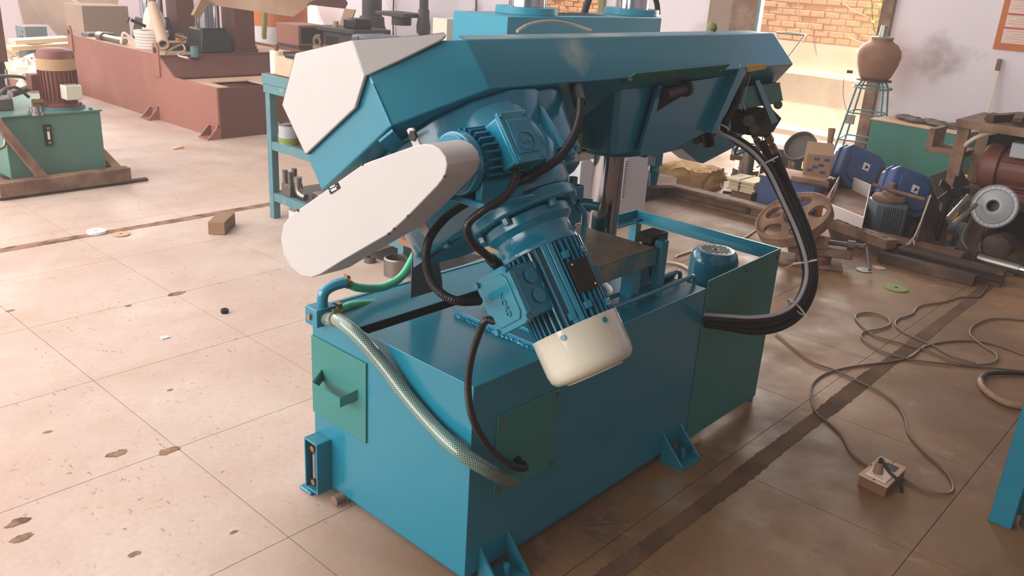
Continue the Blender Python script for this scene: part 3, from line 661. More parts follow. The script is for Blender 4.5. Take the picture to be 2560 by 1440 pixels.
# motor proper
def ML(prof, m, name, parent, seg=48, **k): return part(name, MB().lathe(S(MX, MU, 0), NN, prof, seg), m, parent, **k)
motor = ML([(0, -.275), (.098, -.275), (.104, -.28), (.104, -.30), (.090, -.315), (.090, -.345), (.094, -.35), (.094, -.362), (0, -.362)], 'blue_cast', 'gear_motor', None)
ML([(0, -.36), (.080, -.36), (.080, -.555), (0, -.555)], 'blue_cast', 'stator', motor)
NP = 40
for i in range(NP):
    a = 2*math.pi*i/NP; d = XA*math.cos(a)+UU*math.sin(a); tdir = XA*-math.sin(a)+UU*math.cos(a)
    part('cooling_fin', MB().obox(S(MX, MU, -.457)+d*.088, d, tdir, NN, .021, .0042, .185), 'blue_cast', motor, sm=0)
fc = part('fan_cover', MB().lathe(S(MX, MU, 0), NN, [(.099, -.548), (.104, -.548), (.104, -.63), (.101, -.648), (.092, -.660), (.07, -.664), (.069, -.667), (.04, -.667), (0, -.667)], 56), 'ivory', motor, sm=50)
for ang in (205, 262, 318, 25, 90):
    a = math.radians(ang); d = XA*math.cos(a)+UU*math.sin(a); c = S(MX, MU, -.565)+d*.104
    part('cover_screw', MB().cyl(c-d*.002, c+d*.003, .0065, seg=12), 'blue', motor)
# lugs along the stator and flat rails
for ang, n in ((250, -.40), (250, -.52), (285, -.40), (285, -.53), (225, -.53), (315, -.45), (330, -.5)):
    a = math.radians(ang); d = XA*math.cos(a)+UU*math.sin(a); td = XA*-math.sin(a)+UU*math.cos(a); c = S(MX, MU, n)+d*.100
    part('fin_lug', MB().obox(c, d, td, NN, .012, .016, .016).cyl(c+d*.006, c+d*.007, .004, seg=8), 'blue_cast', motor, bev=.001)
for ang in (228, 236):
    a = math.radians(ang); d = XA*math.cos(a)+UU*math.sin(a); td = XA*-math.sin(a)+UU*math.cos(a)
    part('stator_rail', MB().obox(S(MX, MU, -.455)+d*.094, d, td, NN, .016, .013, .19), 'blue_cast', motor, bev=.002)
a = math.radians(262); d = XA*math.cos(a)+UU*math.sin(a); td = XA*-math.sin(a)+UU*math.cos(a)
part('name_plate', MB().obox(S(MX, MU, -.455)+d*.1015, d, td, NN, .004, .060, .075), 'plate_dark', motor, bev=.001)
for k1, k2 in ((-.02, .028), (.02, -.028)):
    c = S(MX, MU, -.455)+d*.104+td*k1+NN*k2; part('rivet', MB().cyl(c, c+d*.001, .0025, seg=8), 'sticker', motor)
# terminal box on the side of the motor
tb_ = MB(); tb_.obox(S(.035, MU+.004, -.44), XA, UU, NN, .085, .100, .120)
tbx = part('terminal_box', tb_, 'blue_cast', bev=.008, seg=3)
lid = MB(); lp = [(-.062, -.045), (-.062, .045), (-.045, .060), (.045, .060), (.062, .045), (.062, -.045), (.045, -.060), (-.045, -.060)]
lid.extr([S(-.008, MU+.004+u*.95, -.44+n*1.08) for n, u in lp], XA*-.016)
lid.extr([S(-.022, MU+.004+u*.72, -.44+n*.86) for n, u in lp], XA*-.005)
part('box_lid', lid, 'blue', tbx, bev=.002)
for n, u in ((.056, .050), (.056, -.050), (-.056, .050), (-.056, -.050)):
    c = S(-.024, MU+.004+u, -.44+n); part('lid_screw', MB().cyl(c, c-XA*.006, .007, seg=12), 'blue_cast', tbx)
for n in (.022, -.022):
    c = S(.036, MU-.048, -.437+n*1.05); part('knockout', MB().cyl(c, c-UU*.004, .0175, seg=24), 'blue_cast', tbx, bev=.001)
def text(body, size, mat_, o, ex, ey, parent, name, depth=.0012):
    cu = bpy.data.curves.new(name, 'FONT'); cu.body = body; cu.size = size; cu.extrude = depth; cu.align_x = 'CENTER'; cu.align_y = 'CENTER'
    t = bpy.data.objects.new(name, cu); COL.objects.link(t)
    me = bpy.data.meshes.new_from_object(t); bpy.data.objects.remove(t)
    ex, ey = V(ex).normalized(), V(ey).normalized(); ez = ex.cross(ey); L0 = root_loc(parent)
    for v in me.vertices: v.co = V(o)+ex*v.co.x+ey*v.co.y+ez*v.co.z-L0
    me.materials.clear(); me.materials.append(MT[mat_])
    ob = bpy.data.objects.new(name, me); COL.objects.link(ob); ob.parent = parent; return ob
text('NORD', .019, 'blue', S(-.0275, MU-.004, -.452), -NN, -UU, tbx, 'lettering', .002)
# --- feed motor on the belt drive
FY, FZ = -.015, 1.125
fm = MB().lathe((0, FY, FZ), XA, [(0, -.115), (.060, -.115), (.060, -.108), (.065, -.107), (.066, -.088), (.058, -.085), (.052, -.08), (.052, .045), (.056, .05), (.071, .053), (.073, .095), (.060, .106), (0, .107)], 36)
fmo = part('feed_motor', fm, 'blue_cast', bev=.002)
for i in range(26):
    a = 2*math.pi*i/26; d = V((0, math.cos(a), math.sin(a))); td = V((0, -math.sin(a), math.cos(a)))
    if a > math.pi*1.25 and a < math.pi*1.45: continue
    part('cooling_fin', MB().obox(V((-.018, FY, FZ))+d*.057, XA, td, d, .115, .004, .022), 'blue_cast', fmo, sm=0)
part('motor_foot', MB().box((-.09, FY-.075, FZ-.085), (.06, FY+.07, FZ-.07)).box((-.08, FY-.055, FZ-.075), (.05, FY-.035, FZ-.03)), 'blue_cast', fmo, bev=.003)
# terminal box of the feed motor, tilted towards the rear
tq = V((0, -.80, .60)); tr = tq.cross(XA); tcn = V((.005, FY, FZ))+tq*.068
ft_ = part('motor_terminal_box', MB().obox(tcn, XA, tr, tq, .080, .105, .045), 'blue_cast', bev=.006, seg=3)
part('terminal_lid', MB().obox(tcn+tq*.026, XA, tr, tq, .088, .112, .010).obox(tcn+tq*.032, XA, tr, tq, .062, .075, .004), 'blue_cast', ft_, bev=.002)
part('maker_oval', MB().lathe(tcn+tq*.034-tr*.012, tq, [(.018, 0), (.021, 0), (.021, .002), (.018, .002)], 28, sx=1.3), 'blue_cast', ft_)
for i_ in (-1, 0, 1): part('oval_mark', MB().obox(tcn+tq*.0348-tr*.012+XA*.009*i_, XA, tr, tq, .006, .010, .002), 'blue_cast', ft_, bev=.0008)
for i, j in ((-1, -1), (1, -1), (-1, 1), (1, 1)):
    c = tcn+XA*.036*i+tr*.048*j+tq*.031; part('lid_screw', MB().cyl(c, c+tq*.004, .005, seg=10), 'blue_cast', ft_)
# --- white belt guard
gx = -.20
gpix = [(1040, 363), (1062, 360), (1080, 362), (1098, 372), (1113, 391), (1118, 412), (1112, 440), (1092, 466), (1020, 540), (972, 584), (856, 651), (800, 686), (778, 694), (750, 688), (725, 665), (708, 634), (702, 596), (708, 562), (724, 540), (745, 525), (905, 412), (924, 404)]
GP = [X(*p, gx) for p in gpix]
guard = part('belt_guard', MB().extr(GP, (.088, 0, 0)), 'cream', sm=42, bev=.002)
for (px, py) in ((1112, 441), (1020, 541), (985, 573), (906, 411), (745, 526), (972, 585)):
    c = X(px, py, gx-.0005); part('paint_chip', MB().blob(c+V((.0, .0, .0)), .002, .004, .003, 6, 4, .3), 'black', guard)
ma = [X(*p, gx-.002) for p in ((818, 469), (843, 456), (850, 470), (826, 486))]
mk = part('maker_plate', MB().extr(ma, (.002, 0, 0)), 'black', guard)
ex = ma[1]-ma[0]; ey = ma[0]-ma[3]; cc = (ma[0]+ma[1]+ma[2]+ma[3])/4+V((-.0012, 0, 0))
exn, eyn = ex.normalized(), ey.normalized(); ezn = V((-1, 0, 0)); random.seed(4)
for row, n_, h_ in ((.0042, 8, .0045), (-.0030, 6, .0065)):
    pm_ = MB()
    for i in range(n_):
        x_ = -.011+.022*(i+.5)/n_; pm_.obox(cc+exn*x_+eyn*row, exn, eyn, ezn, .022/n_*random.uniform(.5, .8), h_*random.uniform(.7, 1), .0006)
    part('plate_print', pm_, 'sticker', guard, kind='stuff', sm=0)
for sx_ in (-.0155, .0155): part('plate_rivet', MB().cyl(cc+exn*sx_, cc+exn*sx_+ezn*.0012, .0013, seg=8), 'sticker', guard)
# slotted bracket behind the guard
sb = MB(); so, sn = V((-.10, 0, 0)), XA
sp4 = [X(*p, -.09) for p in ((1016, 325), (1022, 320), (1031, 320), (1060, 385), (1042, 392))]
brk = part('slotted_bracket', MB().extr(sp4, (.006, 0, 0)), 'cream', bev=.001)
c = X(1030, 340, -.094); part('bracket_bolt', MB().cyl(c, c+V((.006, 0, 0)), .012, seg=6), 'plate_dark', brk)
part('lower_bracket', MB().extr([X(*p, -.08) for p in ((1040, 560), (1058, 548), (1072, 575), (1064, 597))], (.008, 0, 0)), 'cream', bev=.001)
part('housing_gusset', MB().extr([PL(*p, S(0, .3, -.01), NN) for p in ((946, 350), (980, 322), (1046, 392), (1000, 402))], -NN*.006), 'blue', head)
# grey chip deflector hanging into the trough
py0 = .46
part('chip_deflector', MB().extr([Y(*p, py0) for p in ((1034, 566), (1078, 548), (1106, 700), (1107, 722), (1027, 746))], (0, .004, 0)), 'grey_sheet', bev=.0008, seg=1)
# --- coolant manifold, elbow and hoses
mb0, mb1 = X(763, 768, -.03), X(793, 806, -.03)
my0, my1 = X(792, 790, -.03).y, X(762, 770, -.03).y; mz1 = X(762, 763, -.03).z; mz0 = mz1-.052
man = part('coolant_manifold', MB().box((-.03, my0, mz0), (.035, my1, mz1)), 'blue', bev=.002)
part('square_plug', MB().box((-.036, my1-.030, mz0+.018), (-.03, my1-.018, mz0+.034)), 'rust', man)
el = [V((.005, my0+.022, mz1)), V((.005, my0+.022, mz1+.022)), V((.012, my0+.020, mz1+.042)), V((.035, my0+.012, mz1+.056)), V((.068, my0+.0, mz1+.062))]
part('elbow_pipe', MB().tube(el, .0155, seg=16), 'blue_cast', man)
e = el[-1]
def dirc(a, b2): return (V(b2)-V(a)).normalized()
g1 = [e, D(890, 718, (e-CAM).dot(FW)+.03), D(930, 721, (e-CAM).dot(FW)+.09), D(965, 715, (e-CAM).dot(FW)+.13), D(1005, 690, (e-CAM).dot(FW)+.18), D(1035, 640, (e-CAM).dot(FW)+.25), D(1060, 590, (e-CAM).dot(FW)+.30)]
part('green_hose', MB().tube(g1, .0125, seg=14, rib=.07, ribstep=.004), 'hose_green')
m2 = V((.038, my0+.012, mz0+.026)); sd = (m2-CAM).dot(FW)
part('hose_nipple', MB().cyl((.03, my0+.012, mz0+.026), (.055, my0+.01, mz0+.027), .010), 'brass', man)
g2 = [m2, D(880, 762, sd+.04), D(930, 758, sd+.10), D(980, 748, sd+.16), D(1040, 730, sd+.24), D(1110, 712, sd+.33), D(1190, 695, sd+.42)]
part('green_hose', MB().tube(g2, .0118, seg=14, rib=.07, ribstep=.004), 'hose_green')
def clamp(p, d, r):
    d = V(d).normalized(); x, y, z = frame(d); p = V(p)
    part('hose_clamp', MB().ring(p-d*.006, p+d*.006, r+.0022, r-.001, 24).obox(p+V((0, 0, 1))*(r+.006), d, x if abs(x.z) < .7 else y, (0, 0, 1), .012, .018, .010), 'brass')
clamp(e+dirc(e, g1[1])*.006, dirc(e, g1[1]), .0135); clamp(m2+dirc(m2, g2[1])*.015, dirc(m2, g2[1]), .0125)
hs = V((.0, my0-.004, mz0+.022))
hp = [hs, X(840, 798, -.028), X(868, 815, -.045), X(905, 850, -.045), X(960, 915, -.032), X(1020, 993, -.026), X(1085, 1068, -.026), X(1150, 1130, -.03), V((.03, -.04, 0))*0+Y(1215, 1172, -.035), Y(1258, 1196, -.016), Y(1292, 1205, .02)]
part('braided_hose', MB().tube(hp, .0185, seg=20, k=10), 'braided')
clamp(hp[1], hp[1]-hp[0], .0185)
# --- black corrugated conduits
def conduit(pts, r, ends=True):
    part('conduit', MB().tube(pts, r, seg=12, k=8, rib=.11, ribstep=.0045), 'conduit')
t0 = tcn-tq*.005+tr*.055
c1 = [D(1287, 395, 1.755), D(1290, 420, 1.75), D(1286, 455, 1.73), D(1262, 492, 1.71), D(1215, 522, 1.69), D(1176, 552, 1.69), D(1168, 578, 1.70), D(1185, 610, 1.74), D(1215, 637, 1.79), D(1245, 664, 1.86)]
conduit(c1, .0088)
part('conduit_gland', MB().tube([D(1282, 378, 1.76), D(1289, 402, 1.755), D(1291, 415, 1.75)], .0145, seg=14), 'black'); part('conduit_gland', MB().cyl(c1[-2]+(c1[-1]-c1[-2])*.45, c1[-1], .013), 'black')
c2 = [D(1443, 228, 2.10), D(1450, 255, 2.02), D(1447, 300, 1.92), D(1428, 352, 1.86), D(1385, 405, 1.82), D(1310, 448, 1.80), D(1230, 478, 1.83), D(1165, 508, 1.86), D(1110, 548, 1.88), D(1074, 596, 1.84), D(1065, 645, 1.82), D(1075, 695, 1.81), D(1104, 734, 1.80), D(1148, 753, 1.80), D(1200, 752, 1.86)]
conduit(c2, .0100)
part('conduit_gland', MB().tube([D(1440, 218, 2.12), D(1446, 240, 2.07), D(1449, 258, 2.03)], .0155, seg=14), 'black')
c3 = [S(.0, MU+.04, -.50), D(1218, 800, 1.88), D(1192, 848, 1.90), D(1175, 910, 1.92), D(1170, 975, 1.93), D(1180, 1040, 1.95), D(1205, 1093, 1.99), D(1243, 1138, 2.04), D(1285, 1166, 2.09), Y(1312, 1170, -.035), Y(1309, 1160, -.008), Y(1292, 1156, .01)]
conduit(c3, .0092)
# --- hydraulic hoses sweeping down into the pump bay, with pale tube and ties
def dd(l): return [D(*p) for p in l]
H1 = [(1905, 352, 2.91), (1925, 400, 2.91), (1960, 470, 2.89), (1993, 545, 2.87), (2018, 620, 2.85), (2024, 690, 2.83), (2008, 750, 2.82), (1968, 792, 2.81), (1905, 812, 2.79), (1830, 812, 2.77), (1757, 800, 2.79)]
H2 = [(1938, 384, 2.89), (1965, 450, 2.89), (2000, 530, 2.89), (2026, 600, 2.87), (2036, 670, 2.85), (2030, 730, 2.84), (2000, 785, 2.83), (1950, 818, 2.81), (1890, 828, 2.79), (1820, 818, 2.78), (1757, 808, 2.80)]
H3 = [(1852, 180, 2.79), (1850, 215, 2.79), (1835, 265, 2.79), (1815, 300, 2.79), (1812, 322, 2.79), (1835, 345, 2.79), (1875, 372, 2.79), (1915, 415, 2.79), (1955, 490, 2.79), (1990, 570, 2.79), (2012, 640, 2.78), (2016, 700, 2.77), (1996, 755, 2.76), (1955, 788, 2.75), (1890, 800, 2.74), (1820, 798, 2.75), (1757, 794, 2.79)]
part('hydraulic_hose', MB().tube(dd(H1), .0142, seg=14), 'rubber'); part('hydraulic_hose', MB().tube(dd(H2), .0132, seg=14), 'rubber')
part('hydraulic_hose', MB().tube(dd(H3), .0148, seg=14), 'rubber')
H4 = [(1846, 205, 2.75), (1832, 235, 2.75), (1812, 280, 2.75), (1792, 310, 2.75), (1798, 330, 2.75), (1840, 352, 2.75), (1885, 384, 2.75), (1922, 430, 2.75), (1958, 505, 2.74), (1992, 580, 2.74), (2014, 650, 2.73), (2014, 705, 2.72), (1990, 756, 2.71), (1945, 784, 2.71), (1880, 793, 2.71), (1820, 790, 2.73), (1757, 786, 2.78)]
part('pale_tube', MB().tube(dd(H4), .0060, seg=10), 'grey_tube')
for (px, py, qx, qy, s_, r_) in ((1918, 405, 1955, 478, 2.79, .036), (2012, 655, 2020, 700, 2.77, .036), (1990, 768, 1960, 796, 2.76, .034), (1806, 318, 1815, 300, 2.77, .022)):
    c = D(px, py, s_); ax_ = (D(qx, qy, s_)-c).normalized(); x1_, y1_, z1_ = frame(ax_)
    part('cable_tie', MB().tube([c+(x1_*math.cos(6.283*i/14)+y1_*math.sin(6.283*i/14))*r_ for i in range(14)], .0028, seg=6, k=2, closed=True).tube([c+x1_*r_, c+x1_*(r_+.035)+z1_*.01], .002, seg=6, smooth=False), 'white_tie')
for k_, off in enumerate((0, 10)):
    part('thin_wire', MB().tube(dd([(1866+off, 185, 2.79), (1855+off, 225, 2.79), (1848+off, 255, 2.79), (1854+off, 275, 2.79)]), .0022, seg=6), 'grey_tube')
part('thin_wire', MB().tube(dd([(1838, 205, 2.77), (1815, 260, 2.77), (1800, 300, 2.76), (1798, 322, 2.76)]), .003, seg=6), 'white_tie')
# looped pale wire on top of the head
lw = [Y(1293, 78, .21), Y(1325, 60, .24), Y(1375, 53, .27), Y(1425, 60, .27), Y(1478, 77, .24)]
part('top_cable', MB().tube(lw, .004, seg=8), 'cable_white')
part('top_knob', MB().lathe(Y(1777, 75, .2), (0, -.3, 1), [(0, 0), (.016, 0), (.018, .012), (.010, .022), (0, .024)], 16), 'olive_paint')
# ================================================================== LEFT SIDE
def cylz(mb, p, z0, z1, r, r1=None, seg=24): return mb.cyl((p[0], p[1], z0), (p[0], p[1], z1), r, r1, seg)
# --- big press frame in red oxide primer
pr_ = thing('press_frame', 'long red oxide primed press frame with chrome rams standing behind the tool rack', 'press', (2.4, 5.5, 0))
T, t_ = .60, .02
prof = [(5.44, 0), (5.44, .425), (6.18, .425), (6.44, .585), (8.36, .60), (8.36, 0)]
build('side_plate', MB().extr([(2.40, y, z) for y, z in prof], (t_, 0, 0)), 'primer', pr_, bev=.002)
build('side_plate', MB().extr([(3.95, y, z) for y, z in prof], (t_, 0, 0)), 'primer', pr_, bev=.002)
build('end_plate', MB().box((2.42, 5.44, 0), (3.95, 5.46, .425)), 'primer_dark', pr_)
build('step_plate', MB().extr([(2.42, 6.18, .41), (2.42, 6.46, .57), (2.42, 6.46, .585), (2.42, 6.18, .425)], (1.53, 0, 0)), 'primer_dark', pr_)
build('deck', MB().box((2.42, 6.44, .545), (3.95, 8.36, .565)), 'primer_dusty_lit', pr_)
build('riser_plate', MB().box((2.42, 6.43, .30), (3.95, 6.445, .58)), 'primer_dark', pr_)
build('lower_deck', MB().box((2.42, 5.46, .39), (3.95, 5.60, .40)).box((2.42, 5.95, .39), (3.95, 6.44, .40)).box((2.42, 5.6, .39), (2.62, 5.95, .40)).box((3.0, 5.6, .39), (3.95, 5.95, .40)), 'primer_dusty_lit', pr_)
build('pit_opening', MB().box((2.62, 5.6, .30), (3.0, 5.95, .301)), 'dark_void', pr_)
for y, z, h_ in ((8.34, .42, .27), (6.46, .40, .30)):
    lug = [(2.385, y-.06, z), (2.385, y+.05, z), (2.385, y+.05, z+h_-.04), (2.385, y+.025, z+h_), (2.385, y-.035, z+h_), (2.385, y-.06, z+h_-.04)]
    lg = build('lifting_lug', MB().extr(lug, (.018, 0, 0)), 'primer', pr_, bev=.003)
    build('lug_hole', MB().cyl((2.3845, y-.005, z+h_-.07), (2.404, y-.005, z+h_-.07), .028), 'dark_void', lg)
for px, py in ((392, 296), (533, 345)):
    p = Z(px, py); y = p.y
    fb_ = MB().box((2.29, y-.08, 0), (2.4, y+.08, .015))
    for yy in (y-.08, y+.065): fb_.extr([(2.30, yy, .015), (2.40, yy, .015), (2.40, yy, .12)], (0, .015, 0))
    fb_.box((2.385, y-.08, .1), (2.4, y+.08, .12)); build('foot_bracket', fb_, 'primer', pr_)
for (bx, by) in ((3.07, 6.75), (3.15, 8.05)):
    col_ = build('ram_base', MB().add([(bx-.17, by-.17, .565), (bx+.17, by-.17, .565), (bx+.17, by+.17, .565), (bx-.17, by+.17, .565), (bx-.13, by-.13, .80), (bx+.13, by-.13, .80), (bx+.13, by+.13, .80), (bx-.13, by+.13, .80)], [(0, 1, 2, 3), (4, 5, 6, 7), (0, 1, 5, 4), (1, 2, 6, 5), (2, 3, 7, 6), (3, 0, 4, 7)]), 'black', pr_, bev=.02)
    build('ram', cylz(MB(), (bx, by), .79, 1.9, .115, seg=36), 'chrome', pr_)
    c_ = MB().box((bx+.22, by-.12, .565), (bx+.44, by+.12, 2.0)); c_.box((bx+.20, by-.14, .565), (bx+.46, by+.14, .60)); c_.box((bx+.21, by-.13, .60), (bx+.45, by+.13, .63))
    build('press_column', c_, 'primer_dark', pr_, bev=.004)
# things lying on the press frame
def plate_thing(name, label, cat, pts, vec, m, **k): return build(name, MB().extr(pts, vec), m, None, loc=pts[0], label=label, cat=cat, bev=.002, **k)
bp0 = thing('slanted_plate', 'big pink primed steel plate leaning across the press rams', 'plate', (3.2, 6.3, .9))
P = [Y(490, -30, 6.1), Y(655, -25, 6.1), Y(835, -12, 6.1), Y(790, 2, 6.1), Y(733, 42, 6.1), Y(545, 15, 6.1)]
build('plate_face', MB().extr(P, (0, .06, .0)), 'primer_dusty_lit', bp0)  # paler primer puts the plate's top-lit look into its colour
P2 = [Y(790, 2, 6.06), Y(862, -5, 6.06), Y(870, 8, 6.06), Y(863, 22, 6.06), Y(775, 12, 6.06)]
build('plate_end', MB().extr(P2, (0, .12, 0)), 'primer_dark', bp0)
P3 = [Y(506, -8, 6.0), Y(525, 5, 6.0), Y(500, 46, 6.0), Y(484, 38, 6.0)]
build('wooden_prop', MB().extr(P3, (0, .05, 0)), 'wood', None, loc=P3[0], label='short wooden prop under the slanted pink plate', cat='wood prop', sm=0)
rb = Z(318, 105, .565); rb.y = 7.15; rb.x = 2.72
rp = thing('rope_coil', 'coil of white plastic strap lying on the press frame', 'coil', (2.72, 7.2, .565))
rm = MB()
for k in range(6): rm.ring((2.72, 7.2, .567+.028*k), (2.72, 7.2, .592+.028*k), .155+random.uniform(-.006, .006), .10, 30)
build('coil_layers', rm, 'sack_white', rp, kind='stuff')
build('loose_end', MB().tube([(2.60, 7.3, .62), (2.52, 7.34, .70), (2.50, 7.36, .64), (2.47, 7.32, .60)], .012), 'sack_white', rp)
bagc = V((2.86, 7.42, .74)); 
build('plastic_bag', MB().blob(bagc, .11, .13, .22, 16, 10, .09), 'plastic_white', None, loc=(2.86, 7.42, .565), label='crumpled white plastic bag behind the strap coil', cat='bag')
ta, tb2 = V((2.55, 6.62, .66)), V((2.82, 7.32, .93))
build('cardboard_tube', MB().lathe(ta, tb2-ta, [(.036, 0), (.05, 0), (.05, .86), (.036, .86), (.036, 0)], 24), 'card_tube', None, loc=ta, label='thick cardboard tube leaning over the strap coil', cat='tube')
build('wrench', MB().tube([(2.60, 7.35, .82), (2.72, 7.30, .76)], .016, seg=8, smooth=False).ring((2.59, 7.36, .815), (2.58, 7.365, .82), .03, .015, 14), 'black', None, loc=(2.6, 7.35, .75), label='dark ring spanner sticking out of the strap coil', cat='wrench')
build('steel_pipe', MB().cyl((2.6, 7.52, .6), (2.6, 8.0, .6), .03, seg=16).cyl((2.6, 8.0, .6), (2.6, 8.12, .6), .045, seg=16), 'steel', None, loc=(2.6, 7.6, .57), label='short rusty steel pipe lying behind the strap coil on the press frame', cat='pipe')
cn = Z(487, 143, .565)
ct = thing('paint_tin', 'small teal stained paint tin on the press frame below the right ram', 'tin', (cn.x, cn.y, .565))
build('tin_body', MB().cyl((cn.x, cn.y, .566), (cn.x, cn.y, .66), .036, seg=20), 'turquoise', ct); build('tin_rim', MB().ring((cn.x, cn.y, .655), (cn.x, cn.y, .664), .039, .033, 20), 'dull_steel', ct)
oc = Z(450, 103, .565)
oj = thing('orange_tin', 'orange tin on the press frame left of the dark ram base', 'tin', (oc.x, oc.y, .565))
build('tin_body', MB().cyl((oc.x, oc.y, .566), (oc.x, oc.y, .64), .045, seg=20), 'orange', oj); build('tin_rim', MB().ring((oc.x, oc.y, .635), (oc.x, oc.y, .645), .048, .04, 20), 'dull_steel', oj)
cb = Z(440, 125, .565)
build('angle_scrap', MB().box((cb.x-.12, cb.y-.05, .566), (cb.x+.1, cb.y+.06, .63)), 'rust_dark', None, loc=(cb.x, cb.y, .566), label='dark rusty steel block on the press frame before the orange tin', cat='steel block', bev=.006)
build('cable_piece', MB().tube([Z(410, 135, .57), Z(430, 122, .60), Z(455, 112, .62), Z(462, 125, .60), Z(445, 138, .58), Z(470, 145, .575)], .010), 'cable_white', None, loc=cb, label='loop of pale cable on the press frame by the paint tin', cat='cable')
hk = Z(450, 95, .565)
build('ratchet', MB().tube([Z(415, 88, .6), Z(450, 92, .62), Z(478, 98, .62)], .014, seg=8, smooth=False), 'steel', None, loc=hk, label='long steel spanner lying behind the orange tin', cat='spanner')
# --- green hydraulic power pack on a rusty sled
ax0, ax1, ay0, ay1 = .50, 1.06, 4.50, 5.45
pk = thing('hydraulic_power_pack', 'small green hydraulic power pack with red motor on a rusty sled', 'power pack', (.8, 4.9, 0))
sld = MB().box((.36, 4.38, .02), (1.16, 4.47, .11)); build('sled_beam', sld, 'rust', pk, bev=.004)
build('sled_beam', MB().box((1.08, 4.47, .02), (1.16, 5.6, .10)), 'rust', pk, bev=.004); build('sled_beam', MB().box((.36, 4.47, .02), (.44, 5.6, .10)), 'rust', pk, bev=.004)
build('sled_skid', MB().box((.36, 4.40, 0), (1.28, 4.44, .02)), 'rust_dark', pk)
tank = build('oil_tank', MB().box((.47, 4.50, .10), (1.05, 5.30, .475)), 'olive_green', pk, bev=.004)
build('tank_lid', MB().box((.46, 4.49, .475), (1.06, 5.31, .487)), 'olive_green', pk, bev=.002)
build('strut', MB().hexa([(.60, 4.40, .10), (.66, 4.40, .10), (.66, 4.47, .10), (.60, 4.47, .10), (.30, 4.40, .62), (.35, 4.40, .62), (.35, 4.47, .62), (.30, 4.47, .62)]), 'rust', pk)
build('strut', MB().hexa([(1.09, 4.50, .10), (1.15, 4.50, .10), (1.15, 4.56, .10), (1.09, 4.56, .10), (1.02, 5.0, .36), (1.07, 5.0, .36), (1.07, 5.06, .36), (1.02, 5.06, .36)]), 'wood', pk)
g_ = Y(120, 338, 4.495); lv = build('level_gauge', MB().box((g_.x-.022, 4.485, g_.z-.065), (g_.x+.022, 4.499, g_.z+.065)), 'black', pk)
build('gauge_window', MB().box((g_.x-.007, 4.481, g_.z-.025), (g_.x+.007, 4.486, g_.z+.025)), 'sticker', lv)
for s_ in (-1, 1): build('gauge_bolt', MB().cyl((g_.x, 4.478, g_.z+.045*s_), (g_.x, 4.486, g_.z+.045*s_), .011, seg=8), 'brass', lv)
mx_, my_ = .88, 4.68
mo = build('pack_motor', MB().lathe((mx_, my_, .487), (0, 0, 1), [(0, 0), (.135, 0), (.135, .018), (.125, .018), (.125, .035), (.10, .04), (.104, .05), (.106, .24), (.108, .24), (.112, .25), (.112, .33), (.10, .36), (.07, .372), (0, .373)], 36), 'motor_red', pk)
build('motor_collar', MB().ring((mx_, my_, .73), (mx_, my_, .80), .114, .11, 36), 'cardboard', mo)
fn2 = MB()
for i in range(28):
    a = 6.283*i/28; d = V((math.cos(a), math.sin(a), 0)); fn2.obox(V((mx_, my_, .635))+d*.108, d, (-d.y, d.x, 0), (0, 0, 1), .014, .004, .18)
build('fin', fn2, 'motor_red', mo, kind='stuff', sm=0)
build('motor_base_ring', MB().ring((mx_, my_, .487), (mx_, my_, .503), .14, .10, 32), 'turquoise', mo)
build('terminal_box', MB().box((mx_-.035, my_-.20, .56), (mx_+.065, my_-.11, .65)), 'ivory', pk, bev=.005)
build('side_box', MB().box((mx_-.16, my_+.0, .60), (mx_-.09, my_+.09, .70)), 'primer_dark', pk, bev=.004)
cp = Z(91, 287, .487); build('filler_cap', MB().lathe((cp.x, cp.y, .487), (0, 0, 1), [(0, 0), (.045, 0), (.045, .02), (.036, .022), (.036, .055), (0, .058)], 24), 'chrome', pk)
vb = MB()
vv = build('valve_manifold', MB().box((.50, 4.68, .487), (.60, 4.95, .56)), 'dull_steel', pk, bev=.006)
build('valve_cartridge', MB().cyl((.60, 4.72, .58), (.78, 4.85, .60), .022), 'steel', vv)
build('pressure_pipe', MB().tube([(.48, 4.9, .55), (.50, 4.8, .66), (.60, 4.82, .68), (.74, 4.86, .66), (.78, 4.9, .60)], .011), 'steel', vv)
build('pressure_pipe', MB().tube([(.47, 4.60, .42), (.47, 4.56, .56), (.52, 4.58, .63), (.62, 4.66, .63), (.70, 4.70, .56)], .010), 'dull_steel', vv)
build('pressure_pipe', MB().tube([(.30, 4.46, .30), (.42, 4.47, .30), (.46, 4.48, .34), (.46, 4.50, .48)], .009), 'steel', vv)
build('gauge_cock', MB().cyl((.72, 4.62, .487), (.72, 4.62, .56), .012).cyl((.69, 4.62, .54), (.75, 4.62, .54), .02, seg=8), 'brass', vv)
build('breather', MB().cyl((.68, 4.98, .487), (.68, 4.98, .70), .008).cyl((.68, 4.98, .60), (.68, 4.98, .64), .016), 'steel', vv)
build('coupling_bolt', MB().cyl((1.0, 4.52, .487), (1.0, 4.52, .5), .012, seg=6), 'dull_steel', pk)
# --- press at the very left edge
lp_ = thing('left_press', 'dark column and red bed of another press at the left picture edge', 'press', (1.1, 7.0, 0))
build('press_bed', MB().box((.3, 6.85, 0), (1.76, 8.6, .10)).box((.3, 6.85, .10), (1.76, 6.87, .20)).box((1.74, 6.87, .10), (1.76, 8.6, .20)), 'primer', lp_, bev=.002)
build('column_foot', MB().cyl((1.20, 7.2, .1), (1.20, 7.2, .50), .22, .17, 24), 'black', lp_); build('press_column', MB().box((1.0, 7.02, .50), (1.355, 7.38, 2.2)), 'primer_dark', lp_, bev=.004)
build('bed_bolt', MB().cyl((1.50, 7.1, .1), (1.50, 7.1, .16), .04, seg=12), 'steel', lp_)
